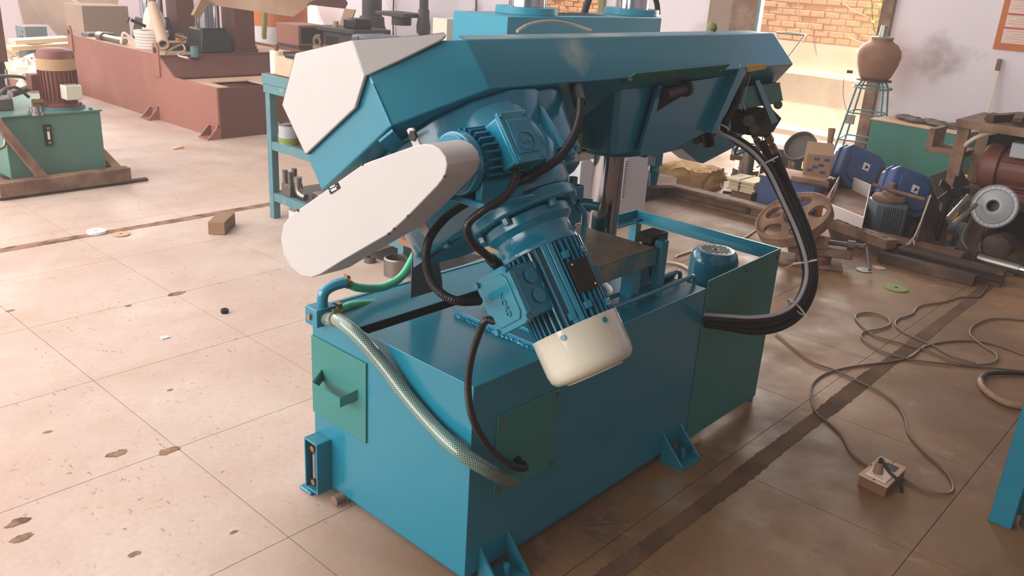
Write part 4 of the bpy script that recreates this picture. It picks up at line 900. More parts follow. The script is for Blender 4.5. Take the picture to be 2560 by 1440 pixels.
# plastic sheeting heap and steel square post, boards, leaning sheets
hp_ = Z(105, 185, .1)
sh = MB(); random.seed(3)
for k in range(9):
    c = Z(random.uniform(35, 165), random.uniform(168, 205), .12); sh.blob((c.x, c.y, .17), random.uniform(.10, .2), random.uniform(.10, .2), random.uniform(.08, .14), 12, 8, .22)
build('plastic_sheeting', sh, 'plastic_white', None, loc=(hp_.x, hp_.y, 0), label='crumpled heap of clear white plastic sheeting behind the power pack', cat='sheeting', kind='stuff')
bt = Z(118, 222, .22); bt = Y(120, 222, 6.8)
bo = thing('water_bottle', 'pale plastic bottle standing beside the red pack motor', 'bottle', (1.42, 6.95, .10))
build('bottle_body', MB().lathe((1.42, 6.95, .10), (0, 0, 1), [(0, 0), (.06, 0), (.062, .02), (.062, .18), (.05, .22), (.025, .25), (.022, .29), (0, .29)], 20), 'plastic_white', bo)
build('bottle_cap', MB().cyl((1.42, 6.95, .385), (1.42, 6.95, .41), .026, seg=14), 'sticker', bo)
sp0 = Z(100, 162); 
sp_t = thing('square_post', 'upright grey square steel post with bolt holes in the left background', 'post', (sp0.x, sp0.y, 0))
q0 = sp0; hh = .47; w_ = .13
build('post_body', MB().box((q0.x-w_, q0.y-.02, 0), (q0.x+w_, q0.y+.30, hh)), 'motor_grey', sp_t, bev=.004)
build('post_mouth', MB().box((q0.x-w_+.03, q0.y+.01, hh), (q0.x+w_-.03, q0.y+.27, hh+.003)), 'primer_dark', sp_t)
build('post_foot', MB().box((q0.x+w_, q0.y, 0), (q0.x+.75, q0.y+.28, .18)), 'motor_grey', sp_t, bev=.004)
for i, z in enumerate((.40, .34, .34, .22)): build('bolt_hole', MB().cyl((q0.x-w_-.002, q0.y+.08+.08*(i % 2), z), (q0.x-w_+.01, q0.y+.08+.08*(i % 2), z), .016, seg=10), 'dark_void', sp_t)
for k, (a, b2, c, d, z, m_) in enumerate(((40, 112, 180, 104, .30, 'wood_pale'), (30, 128, 185, 118, .22, 'wood_pale'), (110, 125, 175, 110, .16, 'wood'), (40, 140, 180, 135, .10, 'wood_pale'), (125, 152, 200, 150, .05, 'wood'))):
    p0, p1 = Y(a, b2, 10.4+.27*k), Y(c, d, 10.2+.27*k); 
    build('board', MB().hexa([p0, p1, p1+V((0, .25, 0)), p0+V((0, .25, 0)), p0+V((0, 0, .05)), p1+V((0, 0, .05)), p1+V((0, .25, .05)), p0+V((0, .25, .05))]), m_, None, loc=p0, sm=0, label=['pale board on top of the plank pile in the left background', 'second pale board of the plank pile behind the grey post', 'short brown board right of the grey post', 'long pale board low in the plank pile behind the grey post', 'lowest brown board beside the foot of the grey post'][k], cat='board', group='boards piled behind the square post')
def leaning(px, y, th, label, m_='dusty_steel'):
    P_ = [Y(*p, y) for p in px]; return build('steel_sheet', MB().extr(P_, (0, th, 0)), m_, None, loc=P_[0], sm=0, label=label, cat='sheet', group='steel sheets leaning at the back')
leaning(((40, -20), (130, -20), (160, 60), (60, 62)), 12.2, .04, 'beige sheet standing at the far left of the back wall')
leaning(((55, -20), (150, -20), (310, 95), (150, 95)), 11.6, .04, 'largest slanted beige steel sheet leaning in the left background')
leaning(((160, -20), (300, -20), (290, 40), (255, 38), (240, 30)), 11.2, .04, 'bent beige sheet with drooping tip above the lifting lug')
build('grey_steel_box', MB().box((3.05, 9.6, 0), (3.6, 10.1, .80)), 'concrete', None, loc=(3.05, 9.6, 0), label='grey brown steel box behind the strap coil', cat='box', bev=.006)
oc3 = Y(225, 75, 9.3); build('open_tube', MB().box((2.85, 9.0, .0), (3.15, 9.2, .54)).box((2.88, 9.03, .54), (3.12, 9.17, .545)), 'dull_steel', None, loc=(2.85, 9.0, 0), label='short open steel box section behind the press frame lug', cat='box section', bev=.003)
# --- background along the wall between the press and the head
def bgbox(name, px, y0, m_, label, cat, dep=.4): pass
ob = thing('orange_tank', 'tall orange and white tank with a green strap behind the press', 'tank', (6.1, 10.3, 0))
build('tank_body', MB().cyl((6.1, 10.3, 0), (6.1, 10.3, .52), .46, seg=30), 'grey_cabinet', ob); build('tank_collar', MB().cyl((6.1, 10.3, .52), (6.1, 10.3, .9), .47, seg=30), 'orange', ob)
st_ = X(662, 70, 4.9); build('tank_strap', MB().tube([X(661, 20, 5.62), X(662, 50, 5.6), X(660, 85, 5.62), X(661, 95, 5.64)], .035, seg=6), 'lime', ob)
def frm(px, x):  # axis aligned box from pixel bottom-centre
    return X(*px, x)
cr_ = thing('red_crate', 'red primed steel box open at its end beside the dark bench block', 'steel box', (5.3, 8.7, 0))
a, b2 = X(690, 60, 5.2), X(742, 112, 5.2)
build('crate_shell', MB().box((5.2, 8.38, .42), (5.62, 8.88, .67)), 'primer', cr_, bev=.004); build('crate_mouth', MB().box((5.24, 8.375, .45), (5.58, 8.381, .64)), 'dark_void', cr_)
build('crate_base', MB().box((5.2, 8.38, 0), (5.62, 8.88, .42)), 'rust_dark', cr_)
dk = thing('machine_bench', 'dark cast machine bench block against the lilac wall', 'bench', (5.8, 7.9, 0))
build('bench_block', MB().box((5.05, 7.05, 0), (5.5, 7.62, .68)), 'iron', dk, bev=.01); build('bench_top', MB().box((5.0, 6.98, .68), (5.55, 7.72, .735)), 'iron', dk, bev=.01)
build('bench_vise', MB().box((5.1, 7.08, .735), (5.35, 7.32, .85)), 'black', dk, bev=.02)
build('bench_slot', MB().box((5.045, 7.35, .3), (5.051, 7.58, .62)), 'dark_void', dk)
yp = X(835, 50, 5.75); 
bc = thing('yellow_cup', 'small yellow pot on the dark machine bench', 'pot', (5.06, 7.40, .735)); build('cup_body', MB().cyl((5.06, 7.40, .735), (5.06, 7.40, .80), .03, .034, 18), 'wood_pale', bc); build('cup_rim', MB().ring((5.06, 7.40, .797), (5.06, 7.40, .804), .036, .03, 18), 'ivory', bc)
build('board_upright', MB().hexa([(5.3, 7.46, .735), (5.32, 7.46, .735), (5.32, 7.66, .735), (5.3, 7.66, .735), (5.36, 7.43, .93), (5.38, 7.43, .93), (5.38, 7.63, .93), (5.36, 7.63, .93)]), 'cardboard', None, loc=(5.3, 7.5, .735), sm=0, label='cardboard sheet standing on the dark machine bench', cat='cardboard')
rg = X(797, 104, 5.045); build('steel_ring', MB().lathe(rg, (-1, 0, 0), [(.04, 0), (.085, 0), (.085, .03), (.04, .03), (.04, 0)], 24), 'steel', None, loc=rg, label='bright steel ring hung on the front of the machine bench', cat='ring')
def drill(x, y, r, h, tz_, label, turn):
    d_ = thing('pillar_drill', label, 'drill press', (x, y, 0))
    build('drill_foot', MB().box((x-.32, y-.25, 0), (x+.22, y+.25, .10)), 'dull_steel', d_, bev=.01)
    build('drill_pillar', MB().cyl((x, y, .1), (x, y, 2.2), r, seg=24), 'iron', d_)
    build('pillar_collar', MB().lathe((x, y, tz_-.15), (0, 0, 1), [(r, 0), (r*1.5, .01), (r*1.6, .10), (r*1.3, .2), (r*1.25, .3), (r, .32)], 24), 'iron', d_)
    if turn: build('drill_table', MB().box((x-.3, y+.05, tz_+.05), (x+.1, y+.62, tz_+.10)).cyl((x-.1, y+.32, tz_-.06), (x-.1, y+.32, tz_+.05), .13), 'iron', d_, bev=.008)
    return d_
drill(6.45, 8.47, .135, 2, .62, 'thick dark pillar of the drilling machine before the lilac wall', False)
drill(6.5, 7.47, .058, 2, .78, 'thinner dark pillar drill with round table before the lilac wall', True)
vt = X(1035, 75, 5.6); 
vs2 = thing('valve_castings', 'pair of rusty valve bodies standing behind the saw head', 'valve', (5.4, 6.75, .36))
for k, (px, hgt) in enumerate(((1030, .30), (1080, .27))):
    p = X(px, 80, 5.4); build('valve_body', MB().lathe((p.x, p.y, .36), (0, 0, 1), [(0, 0), (.10, 0), (.10, .06), (.06, .08), (.07, .12), (.11, .15), (.11, .19), (.05, .2), (.05, hgt), (.085, hgt+.01), (.085, hgt+.03), (0, hgt+.035)], 20), 'rust_dark', vs2)
build('valve_stand', MB().box((5.25, 6.2, 0), (5.6, 6.93, .36)), 'dull_steel', vs2, bev=.01); build('valve_lever', MB().cyl((5.35, 6.6, .53), (5.35, 6.95, .56), .018), 'wood', vs2)
bb = thing('paint_chipped_block', 'grey green iron block on a stand just behind the white wheel cover', 'block', (4.2, 6.2, 0))
p = X(925, 92, 4.2); build('block_body', MB().box((4.1, p.y-.28, .0), (4.5, p.y+.18, p.z+.015)), 'motor_grey', bb, bev=.03); build('block_slot', MB().box((4.095, p.y+.05, .2), (4.10, p.y+.06, p.z)), 'dark_void', bb)
for k, (px, h0) in enumerate(((985, 0), (1190, 0), (1198, .0))):
    p0, p1 = X(px, -20, 6.97), X(px+(4 if k else -2), 95, 6.97)
    if k < 2: build('wall_cable', MB().tube([p0, (p0+p1)/2+V((0, .01, 0)), p1], .010, seg=8), 'black', None, loc=p1, label=['black cable hanging on the lilac wall by the pillar drills', 'black cable hanging on the lilac wall left of the olive window frame'][k], cat='cable', group='cables hanging on the wall')
# --- turquoise tool rack
rk = thing('tool_rack', 'chipped turquoise steel rack with three shelves beside the saw', 'rack', (1.47, 2.6, 0))
rx0, rx1, ry0, ry1 = 1.455, 1.90, 1.95, 3.19
for x, y in ((rx0, ry1-.05), (rx1-.05, ry1-.05), (rx0, ry0), (rx1-.05, ry0)): build('rack_leg', MB().box((x, y, 0), (x+.045, y+.045, .752)), 'turquoise', rk, bev=.002)
for z in (.13, .44): 
    build('shelf_rail', MB().box((rx0+.003, ry0+.002, z-.02), (rx0+.04, ry1-.003, z+.03)), 'turquoise', rk, bev=.002); build('shelf_rail', MB().box((rx1-.04, ry0+.002, z-.02), (rx1-.003, ry1-.003, z+.03)), 'turquoise', rk, bev=.002)
    build('shelf_board', MB().box((rx0+.02, ry0, z+.012), (rx1-.02, ry1, z+.028)), 'dull_steel', rk)
build('top_rail', MB().box((rx0-.005, ry0, .75), (rx1+.003, ry1+.005, .7995)), 'turquoise', rk, bev=.002)
build('rack_top', MB().box((rx0-.01, ry0-.01, .80), (rx1+.01, ry1+.01, .855)), 'turquoise', rk, bev=.003)
build('top_sheet', MB().box((rx0, ry0, .855), (rx1, ry1, .858)), 'grey_sheet', rk)
tz1 = .859
tc = V((1.485, 3.145, 0)); cn2 = thing('white_canister', 'white plastic canister on the rack end', 'canister', (tc.x+.03, tc.y, tz1))
build('canister_body', MB().cyl((tc.x+.03, tc.y, tz1), (tc.x+.03, tc.y, .985), .038, seg=22), 'plastic_white', cn2); build('canister_cap', MB().cyl((tc.x+.03, tc.y, .985), (tc.x+.03, tc.y, 1.02), .012, seg=12), 'rust', cn2)
tr_ = thing('steel_tray', 'worn steel tool box on top of the rack', 'tool box', (1.6, 2.9, tz1))
build('tray_body', MB().box((1.47, 2.74, tz1), (1.78, 3.08, .965)), 'primer_dusty_lit', tr_, bev=.004); build('tray_lid', MB().box((1.46, 2.73, .965), (1.79, 2.98, .985)), 'black', tr_, bev=.003)
build('hydraulic_jack_rod', MB().cyl((1.75, 3.12, 1.0), (1.95, 2.75, .99), .012).cyl((1.78, 3.06, 1.0), (1.83, 2.96, 1.0), .022), 'rust', None, loc=(1.8, 3.0, .99), label='rusty rod with steel sleeve lying across the top of the rack', cat='rod')
# middle shelf
mz = .469
pt = thing('label_paint_tin', 'paint tin with white and green label on the middle shelf', 'tin', (1.52, 3.06, mz))
build('tin_body', MB().cyl((1.52, 3.06, mz), (1.52, 3.06, .58), .055, seg=24), 'grey_tube', pt); build('tin_label', MB().ring((1.52, 3.06, mz+.005), (1.52, 3.06, mz+.035), .0562, .055, 24), 'lime', pt); build('tin_rim', MB().ring((1.52, 3.06, .575), (1.52, 3.06, .588), .058, .05, 24), 'dull_steel', pt)
build('carton', MB().box((1.60, 2.98, mz), (1.74, 3.10, .70)), 'cardboard', None, loc=(1.6, 3.0, mz), label='small brown carton behind the labelled tin', cat='carton', bev=.003)
build('white_carton', MB().box((1.56, 2.84, mz), (1.70, 2.95, .72)), 'pink_paper', None, loc=(1.6, 2.9, mz), label='tall white carton on the middle shelf of the rack', cat='carton', bev=.003)
build('iron_block', MB().box((1.50, 2.66, mz), (1.66, 2.8, .53)), 'rust_dark', None, loc=(1.5, 2.7, mz), label='rusty iron block on the middle shelf', cat='block', bev=.006)
# bottom shelf: pipe fittings
bz = .159
def elbow(x, y, rz, label, r=.018):
    e_ = thing('pipe_elbow', label, 'pipe fitting', (x, y, bz), 'pipe fittings on the bottom shelf')
    c, s_ = math.cos(rz), math.sin(rz)
    build('bend', MB().tube([(x, y, bz+.13), (x, y, bz+.06), (x+.02*c, y+.02*s_, bz+.03), (x+.07*c, y+.07*s_, bz+.022)], r, seg=12), 'steel', e_)
    build('collar', MB().cyl((x, y, bz+.10), (x, y, bz+.13), r*1.25, seg=14), 'steel', e_)
elbow(1.505, 2.955, -1.5, 'steel pipe elbow with bulging bend on the bottom shelf', .020)
nb2 = thing('nozzle_block', 'iron block with three upright pipe stubs on the bottom shelf', 'block', (1.52, 3.05, bz), 'pipe fittings on the bottom shelf')
build('block_body', MB().box((1.48, 3.00, bz), (1.57, 3.09, bz+.075)), 'dull_steel', nb2, bev=.004)
for x_, y_, h_ in ((1.495, 3.07, .15), (1.50, 3.025, .145), (1.55, 3.055, .155)): build('pipe_stub', MB().cyl((x_, y_, bz+.07), (x_, y_, bz+h_), .014, .016, 14), 'dull_steel', nb2)
build('wrapped_roll', MB().ring((1.60, 3.05, 0), (1.60, 3.05, .06), .085, .03, 26), 'sack_white', None, loc=(1.60, 3.05, 0), label='dusty pale roll on the floor beneath the rack', cat='roll')
build('cast_bracket', MB().box((1.55, 2.78, bz), (1.72, 2.88, bz+.05)).hexa([(1.56, 2.74, bz), (1.66, 2.70, bz), (1.70, 2.80, bz), (1.58, 2.84, bz), (1.58, 2.74, bz+.16), (1.68, 2.70, bz+.14), (1.70, 2.78, bz+.14), (1.60, 2.82, bz+.17)]), 'steel', None, loc=(1.6, 2.8, bz), label='grey cast bracket lying among the pipe fittings', cat='bracket', bev=.006)
build('pump_casting', MB().lathe((1.62, 2.55, bz+.05), (0, 1, .1), [(0, 0), (.05, 0), (.06, .04), (.035, .06), (.035, .14), (0, .14)], 18), 'steel', None, loc=(1.62, 2.6, bz), label='round pump casting on the bottom shelf', cat='casting')
pr2 = Z(985, 692); 
build('pipe_bush', MB().lathe((pr2.x+.03, pr2.y+.02, 0), (0, 0, 1), [(.052, .004), (.063, 0), (.063, .088), (.056, .094), (.05, .092), (.05, .004), (.052, .004)], 30), 'steel', None, loc=(pr2.x, pr2.y, 0), label='short thick steel pipe bush standing on the floor behind the green hoses', cat='pipe bush')
p = Z(925, 655); build('bearing_ring', MB().ring((p.x, p.y, 0), (p.x, p.y, .03), .032, .018, 22), 'dull_steel', None, loc=p, label='small steel ring lying on the floor near the pipe bush', cat='ring')
mat_ = Z(960, 645); build('rubber_mat', MB().box((mat_.x-.02, mat_.y-.35, 0.001), (mat_.x+.4, mat_.y+.12, .006), rz=.15), 'dull_steel', None, loc=mat_, label='dark grey mat on the floor under the rack edge', cat='mat', sm=0)
p = Z(1005, 632, .12); build('wood_block', MB().box((p.x-.0, p.y-.10, .16), (p.x+.18, p.y+.03, .19)), 'primer', None, loc=(p.x, p.y, .16), label='flat red brown block on the bottom shelf end', cat='block', bev=.002)
build('gear_stack', MB().lathe((p.x+.14, p.y+.02, .19), (0, 0, 1), [(0, 0), (.09, 0), (.09, .03), (.07, .03), (.07, .06), (.085, .06), (.085, .10), (0, .10)], 24), 'rust_dark', None, loc=(p.x+.14, p.y, .19), label='dark stack of gear blanks on the red brown block', cat='gear blanks')
# --- floor litter on the left
p = Z(548, 588); ang = math.radians(-12)
build('wooden_block', MB().box((p.x+.02, p.y-.02, 0), (p.x+.115, p.y+.19, .075), rz=-.80), 'wood', None, loc=(p.x, p.y, 0), label='brown wooden block lying alone on the pale floor', cat='wood block', bev=.004)
for k, (px, py, r) in enumerate(((242, 583, .05), (303, 587, .045))):
    p = Z(px, py); build('grinding_disc', MB().ring((p.x, p.y, .0025), (p.x, p.y, .0065 if k else .016), r, .009, 24), ['sack_white', 'primer_dusty_lit'][k], None, loc=(p.x, p.y, 0), label=['white cutting disc by the floor channel on the left', 'pinkish cutting disc next to the white one on the floor'][k], cat='disc', group='worn discs on the left floor')
p = Z(562, 782); build('hex_nut', MB().ring((p.x, p.y, 0), (p.x, p.y, .018), .017, .008, 6), 'black', None, loc=p, sm=0, label='black hexagon nut lying on the pale floor', cat='nut')
p = Z(412, 845); build('paper_scrap', MB().hexa([(p.x-.015, p.y-.01, .001), (p.x+.015, p.y-.012, .001), (p.x+.018, p.y+.01, .001), (p.x-.012, p.y+.013, .001), (p.x-.015, p.y-.01, .004), (p.x+.015, p.y-.012, .006), (p.x+.018, p.y+.01, .003), (p.x-.012, p.y+.013, .008)]), 'sticker', None, loc=p, sm=0, label='small white paper scrap on the pale floor', cat='scrap')
p = Z(442, 372); build('leaf_scrap', MB().hexa([(p.x-.04, p.y-.02, .001), (p.x+.05, p.y-.02, .001), (p.x+.05, p.y+.03, .001), (p.x-.03, p.y+.03, .001), (p.x-.04, p.y-.02, .006), (p.x+.05, p.y-.02, .02), (p.x+.05, p.y+.03, .025), (p.x-.03, p.y+.03, .006)]), 'primer_dusty_lit', None, loc=p, sm=0, label='curled scrap of sheet on the floor before the press frame', cat='scrap')
# ================================================================== BEHIND THE SAW
m2_ = thing('second_saw', 'blue crossbeam and twin chrome columns of a machine behind the saw', 'machine', (3.2, 2.5, 0))
bm0, bm1 = Y(1270, 40, 2.3), Y(1655, 45, 2.3)
zt2 = (bm0.z+bm1.z)/2; xa, xb = bm0.x, bm1.x
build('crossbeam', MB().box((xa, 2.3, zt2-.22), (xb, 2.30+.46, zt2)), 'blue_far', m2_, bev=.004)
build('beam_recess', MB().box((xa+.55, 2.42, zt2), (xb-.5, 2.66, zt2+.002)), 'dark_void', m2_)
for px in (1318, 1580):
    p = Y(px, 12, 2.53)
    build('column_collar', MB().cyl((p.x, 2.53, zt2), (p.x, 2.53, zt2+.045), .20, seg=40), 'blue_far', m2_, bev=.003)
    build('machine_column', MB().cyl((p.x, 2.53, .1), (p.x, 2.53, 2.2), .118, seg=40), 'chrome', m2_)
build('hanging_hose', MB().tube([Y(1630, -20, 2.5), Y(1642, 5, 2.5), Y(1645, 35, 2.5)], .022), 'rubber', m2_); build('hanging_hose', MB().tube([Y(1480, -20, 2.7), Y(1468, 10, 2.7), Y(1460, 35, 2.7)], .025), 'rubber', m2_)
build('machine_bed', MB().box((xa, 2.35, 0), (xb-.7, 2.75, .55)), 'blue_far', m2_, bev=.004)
# grey control cabinet
gc = thing('control_cabinet', 'light grey electrical cabinet with ventilation grille behind the chrome guide column', 'cabinet', (3.1, 1.85, 0))
gx0, gx1 = 2.84, 3.43
build('cabinet_body', MB().box((gx0, 1.80, .05), (gx1, 2.05, 1.0)), 'grey_cabinet', gc, bev=.004)
build('cabinet_plinth', MB().box((gx0+.02, 1.82, 0), (gx1-.02, 2.03, .05)), 'black', gc)
pd = [Y(1453, 405, 1.74), Y(1472, 396, 1.74), Y(1508, 424, 1.74), Y(1480, 562, 1.74), Y(1440, 560, 1.74)]
build('cabinet_door', MB().extr(pd, (0, .03, 0)), 'grey_cabinet', gc, bev=.003)
for xx in (Y(1482, 440, 1.79).x, Y(1562, 440, 1.79).x):
    gz = Y(1482, 415, 1.79).z
    gr_ = build('vent_grille', MB().box((xx-.012, 1.79, gz-.26), (xx+.02, 1.80, gz)), 'sticker', gc)
    for i in range(16): build('grille_slot', MB().box((xx-.008, 1.788, gz-.25+i*.0155), (xx+.016, 1.7905, gz-.244+i*.0155)), 'grey_sheet', gr_, sm=0)
ic = thing('cream_box', 'cream painted box half hidden behind the white wheel cover top', 'box', (3.0, 3.3, 0))
p = Y(1150, 66, 3.4); build('box_face', MB().box((p.x-.13, 3.4, 0), (p.x+.02, 3.55, p.z+.05)), 'ivory', ic, bev=.003); build('box_side', MB().box((p.x+.02, 3.401, 0), (p.x+.25, 3.55, p.z+.045)), 'motor_grey', ic, bev=.003)
# ================================================================== RIGHT SIDE
def single(name, mb, m, loc, label, cat, group=None, **k): return build(name, mb, m, None, loc=loc, label=label, cat=cat, group=group, **k)
# --- clay pot on a wire stool, tumbler on the pot
SX, SY = 6.55, 1.60
pz = X(2195, 200, SX).z; 
st = thing('wire_stool', 'tall wire stool carrying the clay pot beside the doorway', 'stool', (SX, SY, 0))
rt_ = .15; rb_ = .24; zr = pz-.07
for i in range(4):
    a = math.radians(45+90*i+10); tp = V((SX+rt_*.75*math.cos(a), SY+rt_*.75*math.sin(a), pz-.01)); md = V((SX+rt_*1.05*math.cos(a), SY+rt_*1.05*math.sin(a), zr)); bt_ = V((SX+rb_*1.2*math.cos(a), SY+rb_*1.2*math.sin(a), .0))
    build('stool_leg', MB().tube([tp, md, bt_], .009, seg=8, smooth=False), 'turquoise', st)
def ringz(z, r, rr=.008): return MB().tube([(SX+r*math.cos(6.283*i/20), SY+r*math.sin(6.283*i/20), z) for i in range(20)], rr, seg=6, k=2, closed=True)
build('stool_ring', ringz(zr, rt_*1.08), 'turquoise', st)
for z, q in ((zr-.22, .40), (zr-.46, .72)):
    rr = rt_*1.05+(rb_*1.2-rt_*1.05)*(zr-z)/zr
    pts = [(SX+rr*math.cos(math.radians(55+90*i)), SY+rr*math.sin(math.radians(55+90*i)), z) for i in range(4)]
    for i in range(4): build('stool_rung', MB().cyl(pts[i], pts[(i+1) % 4], .007, seg=6), 'turquoise', st)
build('seat_plate', MB().cyl((SX, SY, pz-.012), (SX, SY, pz), .15, seg=24), 'rust_dark', st)
H = X(2200, 97, SX).z-pz
pot = thing('clay_pot', 'large round clay water pot with a steel tumbler on its mouth', 'pot', (SX, SY, pz))
build('pot_body', MB().lathe((SX, SY, pz), (0, 0, 1), [(0, 0), (.11, 0), (.135, .03), (.172, .13), (.183, .20), (.175, .25), (.14, .30), (.095, .325), (.088, .34), (.088, .352), (.0, .352)], 36), 'clay', pot, sm=60)
build('pot_lid', MB().lathe((SX, SY, pz+.345), (0, 0, 1), [(0, 0), (.095, 0), (.098, .012), (.09, .018), (0, .018)], 28), 'olive_paint', pot)
build('pot_tap', MB().lathe((SX-.10, SY+.16, pz+.05), (-.4, .9, 0), [(0, 0), (.014, 0), (.014, .05), (0, .05)], 12), 'rust_dark', pot)
tm = thing('steel_tumbler', 'upturned steel tumbler standing on the clay pot', 'tumbler', (SX, SY, pz+.365)); build('tumbler_body', MB().cyl((SX+.005, SY, pz+.364), (SX+.005, SY, pz+.455), .036, .030, 20), 'steel', tm); build('tumbler_band', MB().ring((SX+.005, SY, pz+.37), (SX+.005, SY, pz+.378), .0375, .034, 20), 'chrome', tm)
p = X(2124, 297, 6.5); single('hanging_mug', MB().box((6.49, p.y-.045, p.z-.045), (6.51, p.y+.045, p.z+.04)).tube([X(2110, 195, 6.5), X(2108, 240, 6.5), X(2118, 284, 6.5)], .003, seg=6), 'steel', p, 'small steel plate hanging by a wire from the stool', 'plate', bev=.006)
# second wire ring in the doorway, left of the pot
rc = X(1978, 84, 6.3); r2 = thing('ring_stand', 'bare wire ring stand in the doorway beside the saw head', 'stand', (rc.x, rc.y, 0))
build('stand_ring', MB().tube([(rc.x+.10*math.cos(6.283*i/20), rc.y+.13*math.sin(6.283*i/20), rc.z) for i in range(20)], .008, seg=6, k=2, closed=True), 'steel', r2)
lg_ = X(1945, 175, 6.3); build('stand_leg', MB().tube([(rc.x, rc.y-.13, rc.z), (rc.x, (rc.y-.13+lg_.y)/2, (rc.z+lg_.z)/2), lg_, (lg_.x, lg_.y+.02, lg_.z-.1), (lg_.x, lg_.y+.05, 0)], .008, seg=6), 'steel', r2)
build('stand_foot', MB().cyl((lg_.x, lg_.y+.05, 0), (lg_.x, lg_.y+.05, .012), .12, seg=20), 'rust', r2)
# plants over the boundary wall
for k, (px, py) in enumerate(((2212, -5), (2182, 52))):
    c = X(px, py, 8.1); lf = MB()
    for i in range(14):
        q = c+V((random.uniform(-.05, .05), random.uniform(-.12, .12), random.uniform(-.10, .14))); a = V((random.uniform(-1, 1), random.uniform(-1, 1), random.uniform(-.6, .6))).normalized(); b2 = a.cross(V((.3, .2, 1))).normalized()
        lf.add([q-a*.05, q+b2*.022, q+a*.05, q-b2*.022, q+V((0, 0, .006))], [(0, 1, 4), (1, 2, 4), (2, 3, 4), (3, 0, 4)])
    v_ = thing('climbing_plant', ['sunlit leafy creeper hanging at the top of the brick wall', 'lower leafy creeper sprig against the bricks by the door post'][k], 'plant', c, 'creepers on the boundary wall'); build('foliage', lf, 'green_leaf', v_, kind='stuff'); build('stem', MB().tube([c+V((.04, .1, .3)), c, c+V((0, -.05, -.12))], .005, seg=6), 'bark', v_)
for k, pts in enumerate((((1996, -10), (1997, 20), (2002, 52)), ((2105, 60), (2120, 90), (2150, 105), (2170, 108)), ((2095, -5), (2130, 25), (2165, 40)))):
    P_ = [X(*q, 8.17) for q in pts]; single('dry_vine', MB().tube(P_, .007, seg=6), 'wood_pale', P_[0], ['short dry stem hanging down the bricks near the door leaf', 'curved dry stem across the bricks left of the clay pot', 'thin dry stem slanting across the top of the brick wall'][k], 'vine', 'dry stems on the brick wall')
# --- teal metal cabinet with rags on top
c0, c1 = X(2222, 312, 5.9), X(2390, 345, 5.9); 
tc_ = thing('teal_cabinet', 'teal painted steel cabinet standing against the wall', 'cabinet', (5.9, 1.0, 0))
R_ = Matrix.Rotation(math.radians(-8), 4, 'Z'); mid = V((6.25, .98, 0)); MM = Matrix.Translation(mid)@R_
build('cabinet_body', MB().box((-.25, -.36, 0), (.25, .36, .50), M=MM), 'teal_cabinet', tc_, bev=.004); build('cabinet_top', MB().box((-.26, -.37, .50), (.26, .37, .512), M=MM), 'primer_dusty_lit', tc_, bev=.003)
rg_ = MB(); random.seed(5)
for k in range(5): rg_.blob(MM@V((-.05+random.uniform(-.06, .06), -.22+.10*k, .53)), .07, .09, .025, 12, 6, .2)
single('work_gloves', rg_, 'dull_steel', MM@V((0, 0, .512)), 'dark crumpled gloves and rags on the teal cabinet', 'gloves', kind='stuff')
# --- notice board sheet at the top right
nb_ = [X(2505, -20, 6.985), X(2600, -20, 6.985), X(2600, 125, 6.985), X(2482, 122, 6.985)]
nbo = thing('wall_chart', 'ochre framed paper chart with red rules on the lilac wall', 'chart', nb_[3])
y1, y0, z0_, z1_ = nb_[3].y+.0, nb_[3].y-.7, nb_[3].z, nb_[3].z+.75
build('chart_frame', MB().box((6.978, y0, z0_), (6.998, y1, z1_)), 'orange', nbo, sm=0); build('chart_sheet', MB().box((6.974, y0, z0_+.055), (6.979, y1-.05, z1_)), 'pink_paper', nbo, sm=0)
for i, z in enumerate((.17, .28, .40, .55)): build('red_rule', MB().box((6.972, y0, z0_+z), (6.975, y1-.05, z0_+z+.013)), 'red_print', nbo, sm=0)
for i in range(22): 
    z = z0_+.07+.02*i; build('print_line', MB().box((6.9735, y0, z), (6.9745, y1-.07-.05*(i % 3 == 0), z+.004)), 'primer_dusty_lit', nbo, sm=0)
# --- white pole leaning on the wall
pa, pb = X(2500, 148, 6.95), X(2452, 340, 6.72); pb.z = max(pb.z, .0)
pl_ = thing('white_pole', 'white painted steel bar leaning on the lilac wall', 'bar', pb); build('bar_body', MB().obox((pa+pb)/2, (pa-pb).normalized(), V((0, 1, 0)), (pa-pb).normalized().cross(V((0, 1, 0))), (pa-pb).length, .035, .012), 'sack_white', pl_, bev=.001); build('bar_tip', MB().obox(pa-(pa-pb).normalized()*.05, (pa-pb).normalized(), V((0, 1, 0)), (pa-pb).normalized().cross(V((0, 1, 0))), .10, .037, .014), 'rust', pl_)
p = X(2545, 305, 6.98); so_ = thing('wall_socket', 'grey switch plate on the lilac wall at the right edge', 'switch', p); build('socket_plate', MB().box((6.965, p.y-.10, p.z-.05), (6.998, p.y+.06, p.z+.04)), 'dull_steel', so_, bev=.003)
for k in (-.03, .03): build('socket_hole', MB().cyl((6.963, p.y+k-.02, p.z), (6.967, p.y+k-.02, p.z), .012, seg=10), 'dark_void', so_)
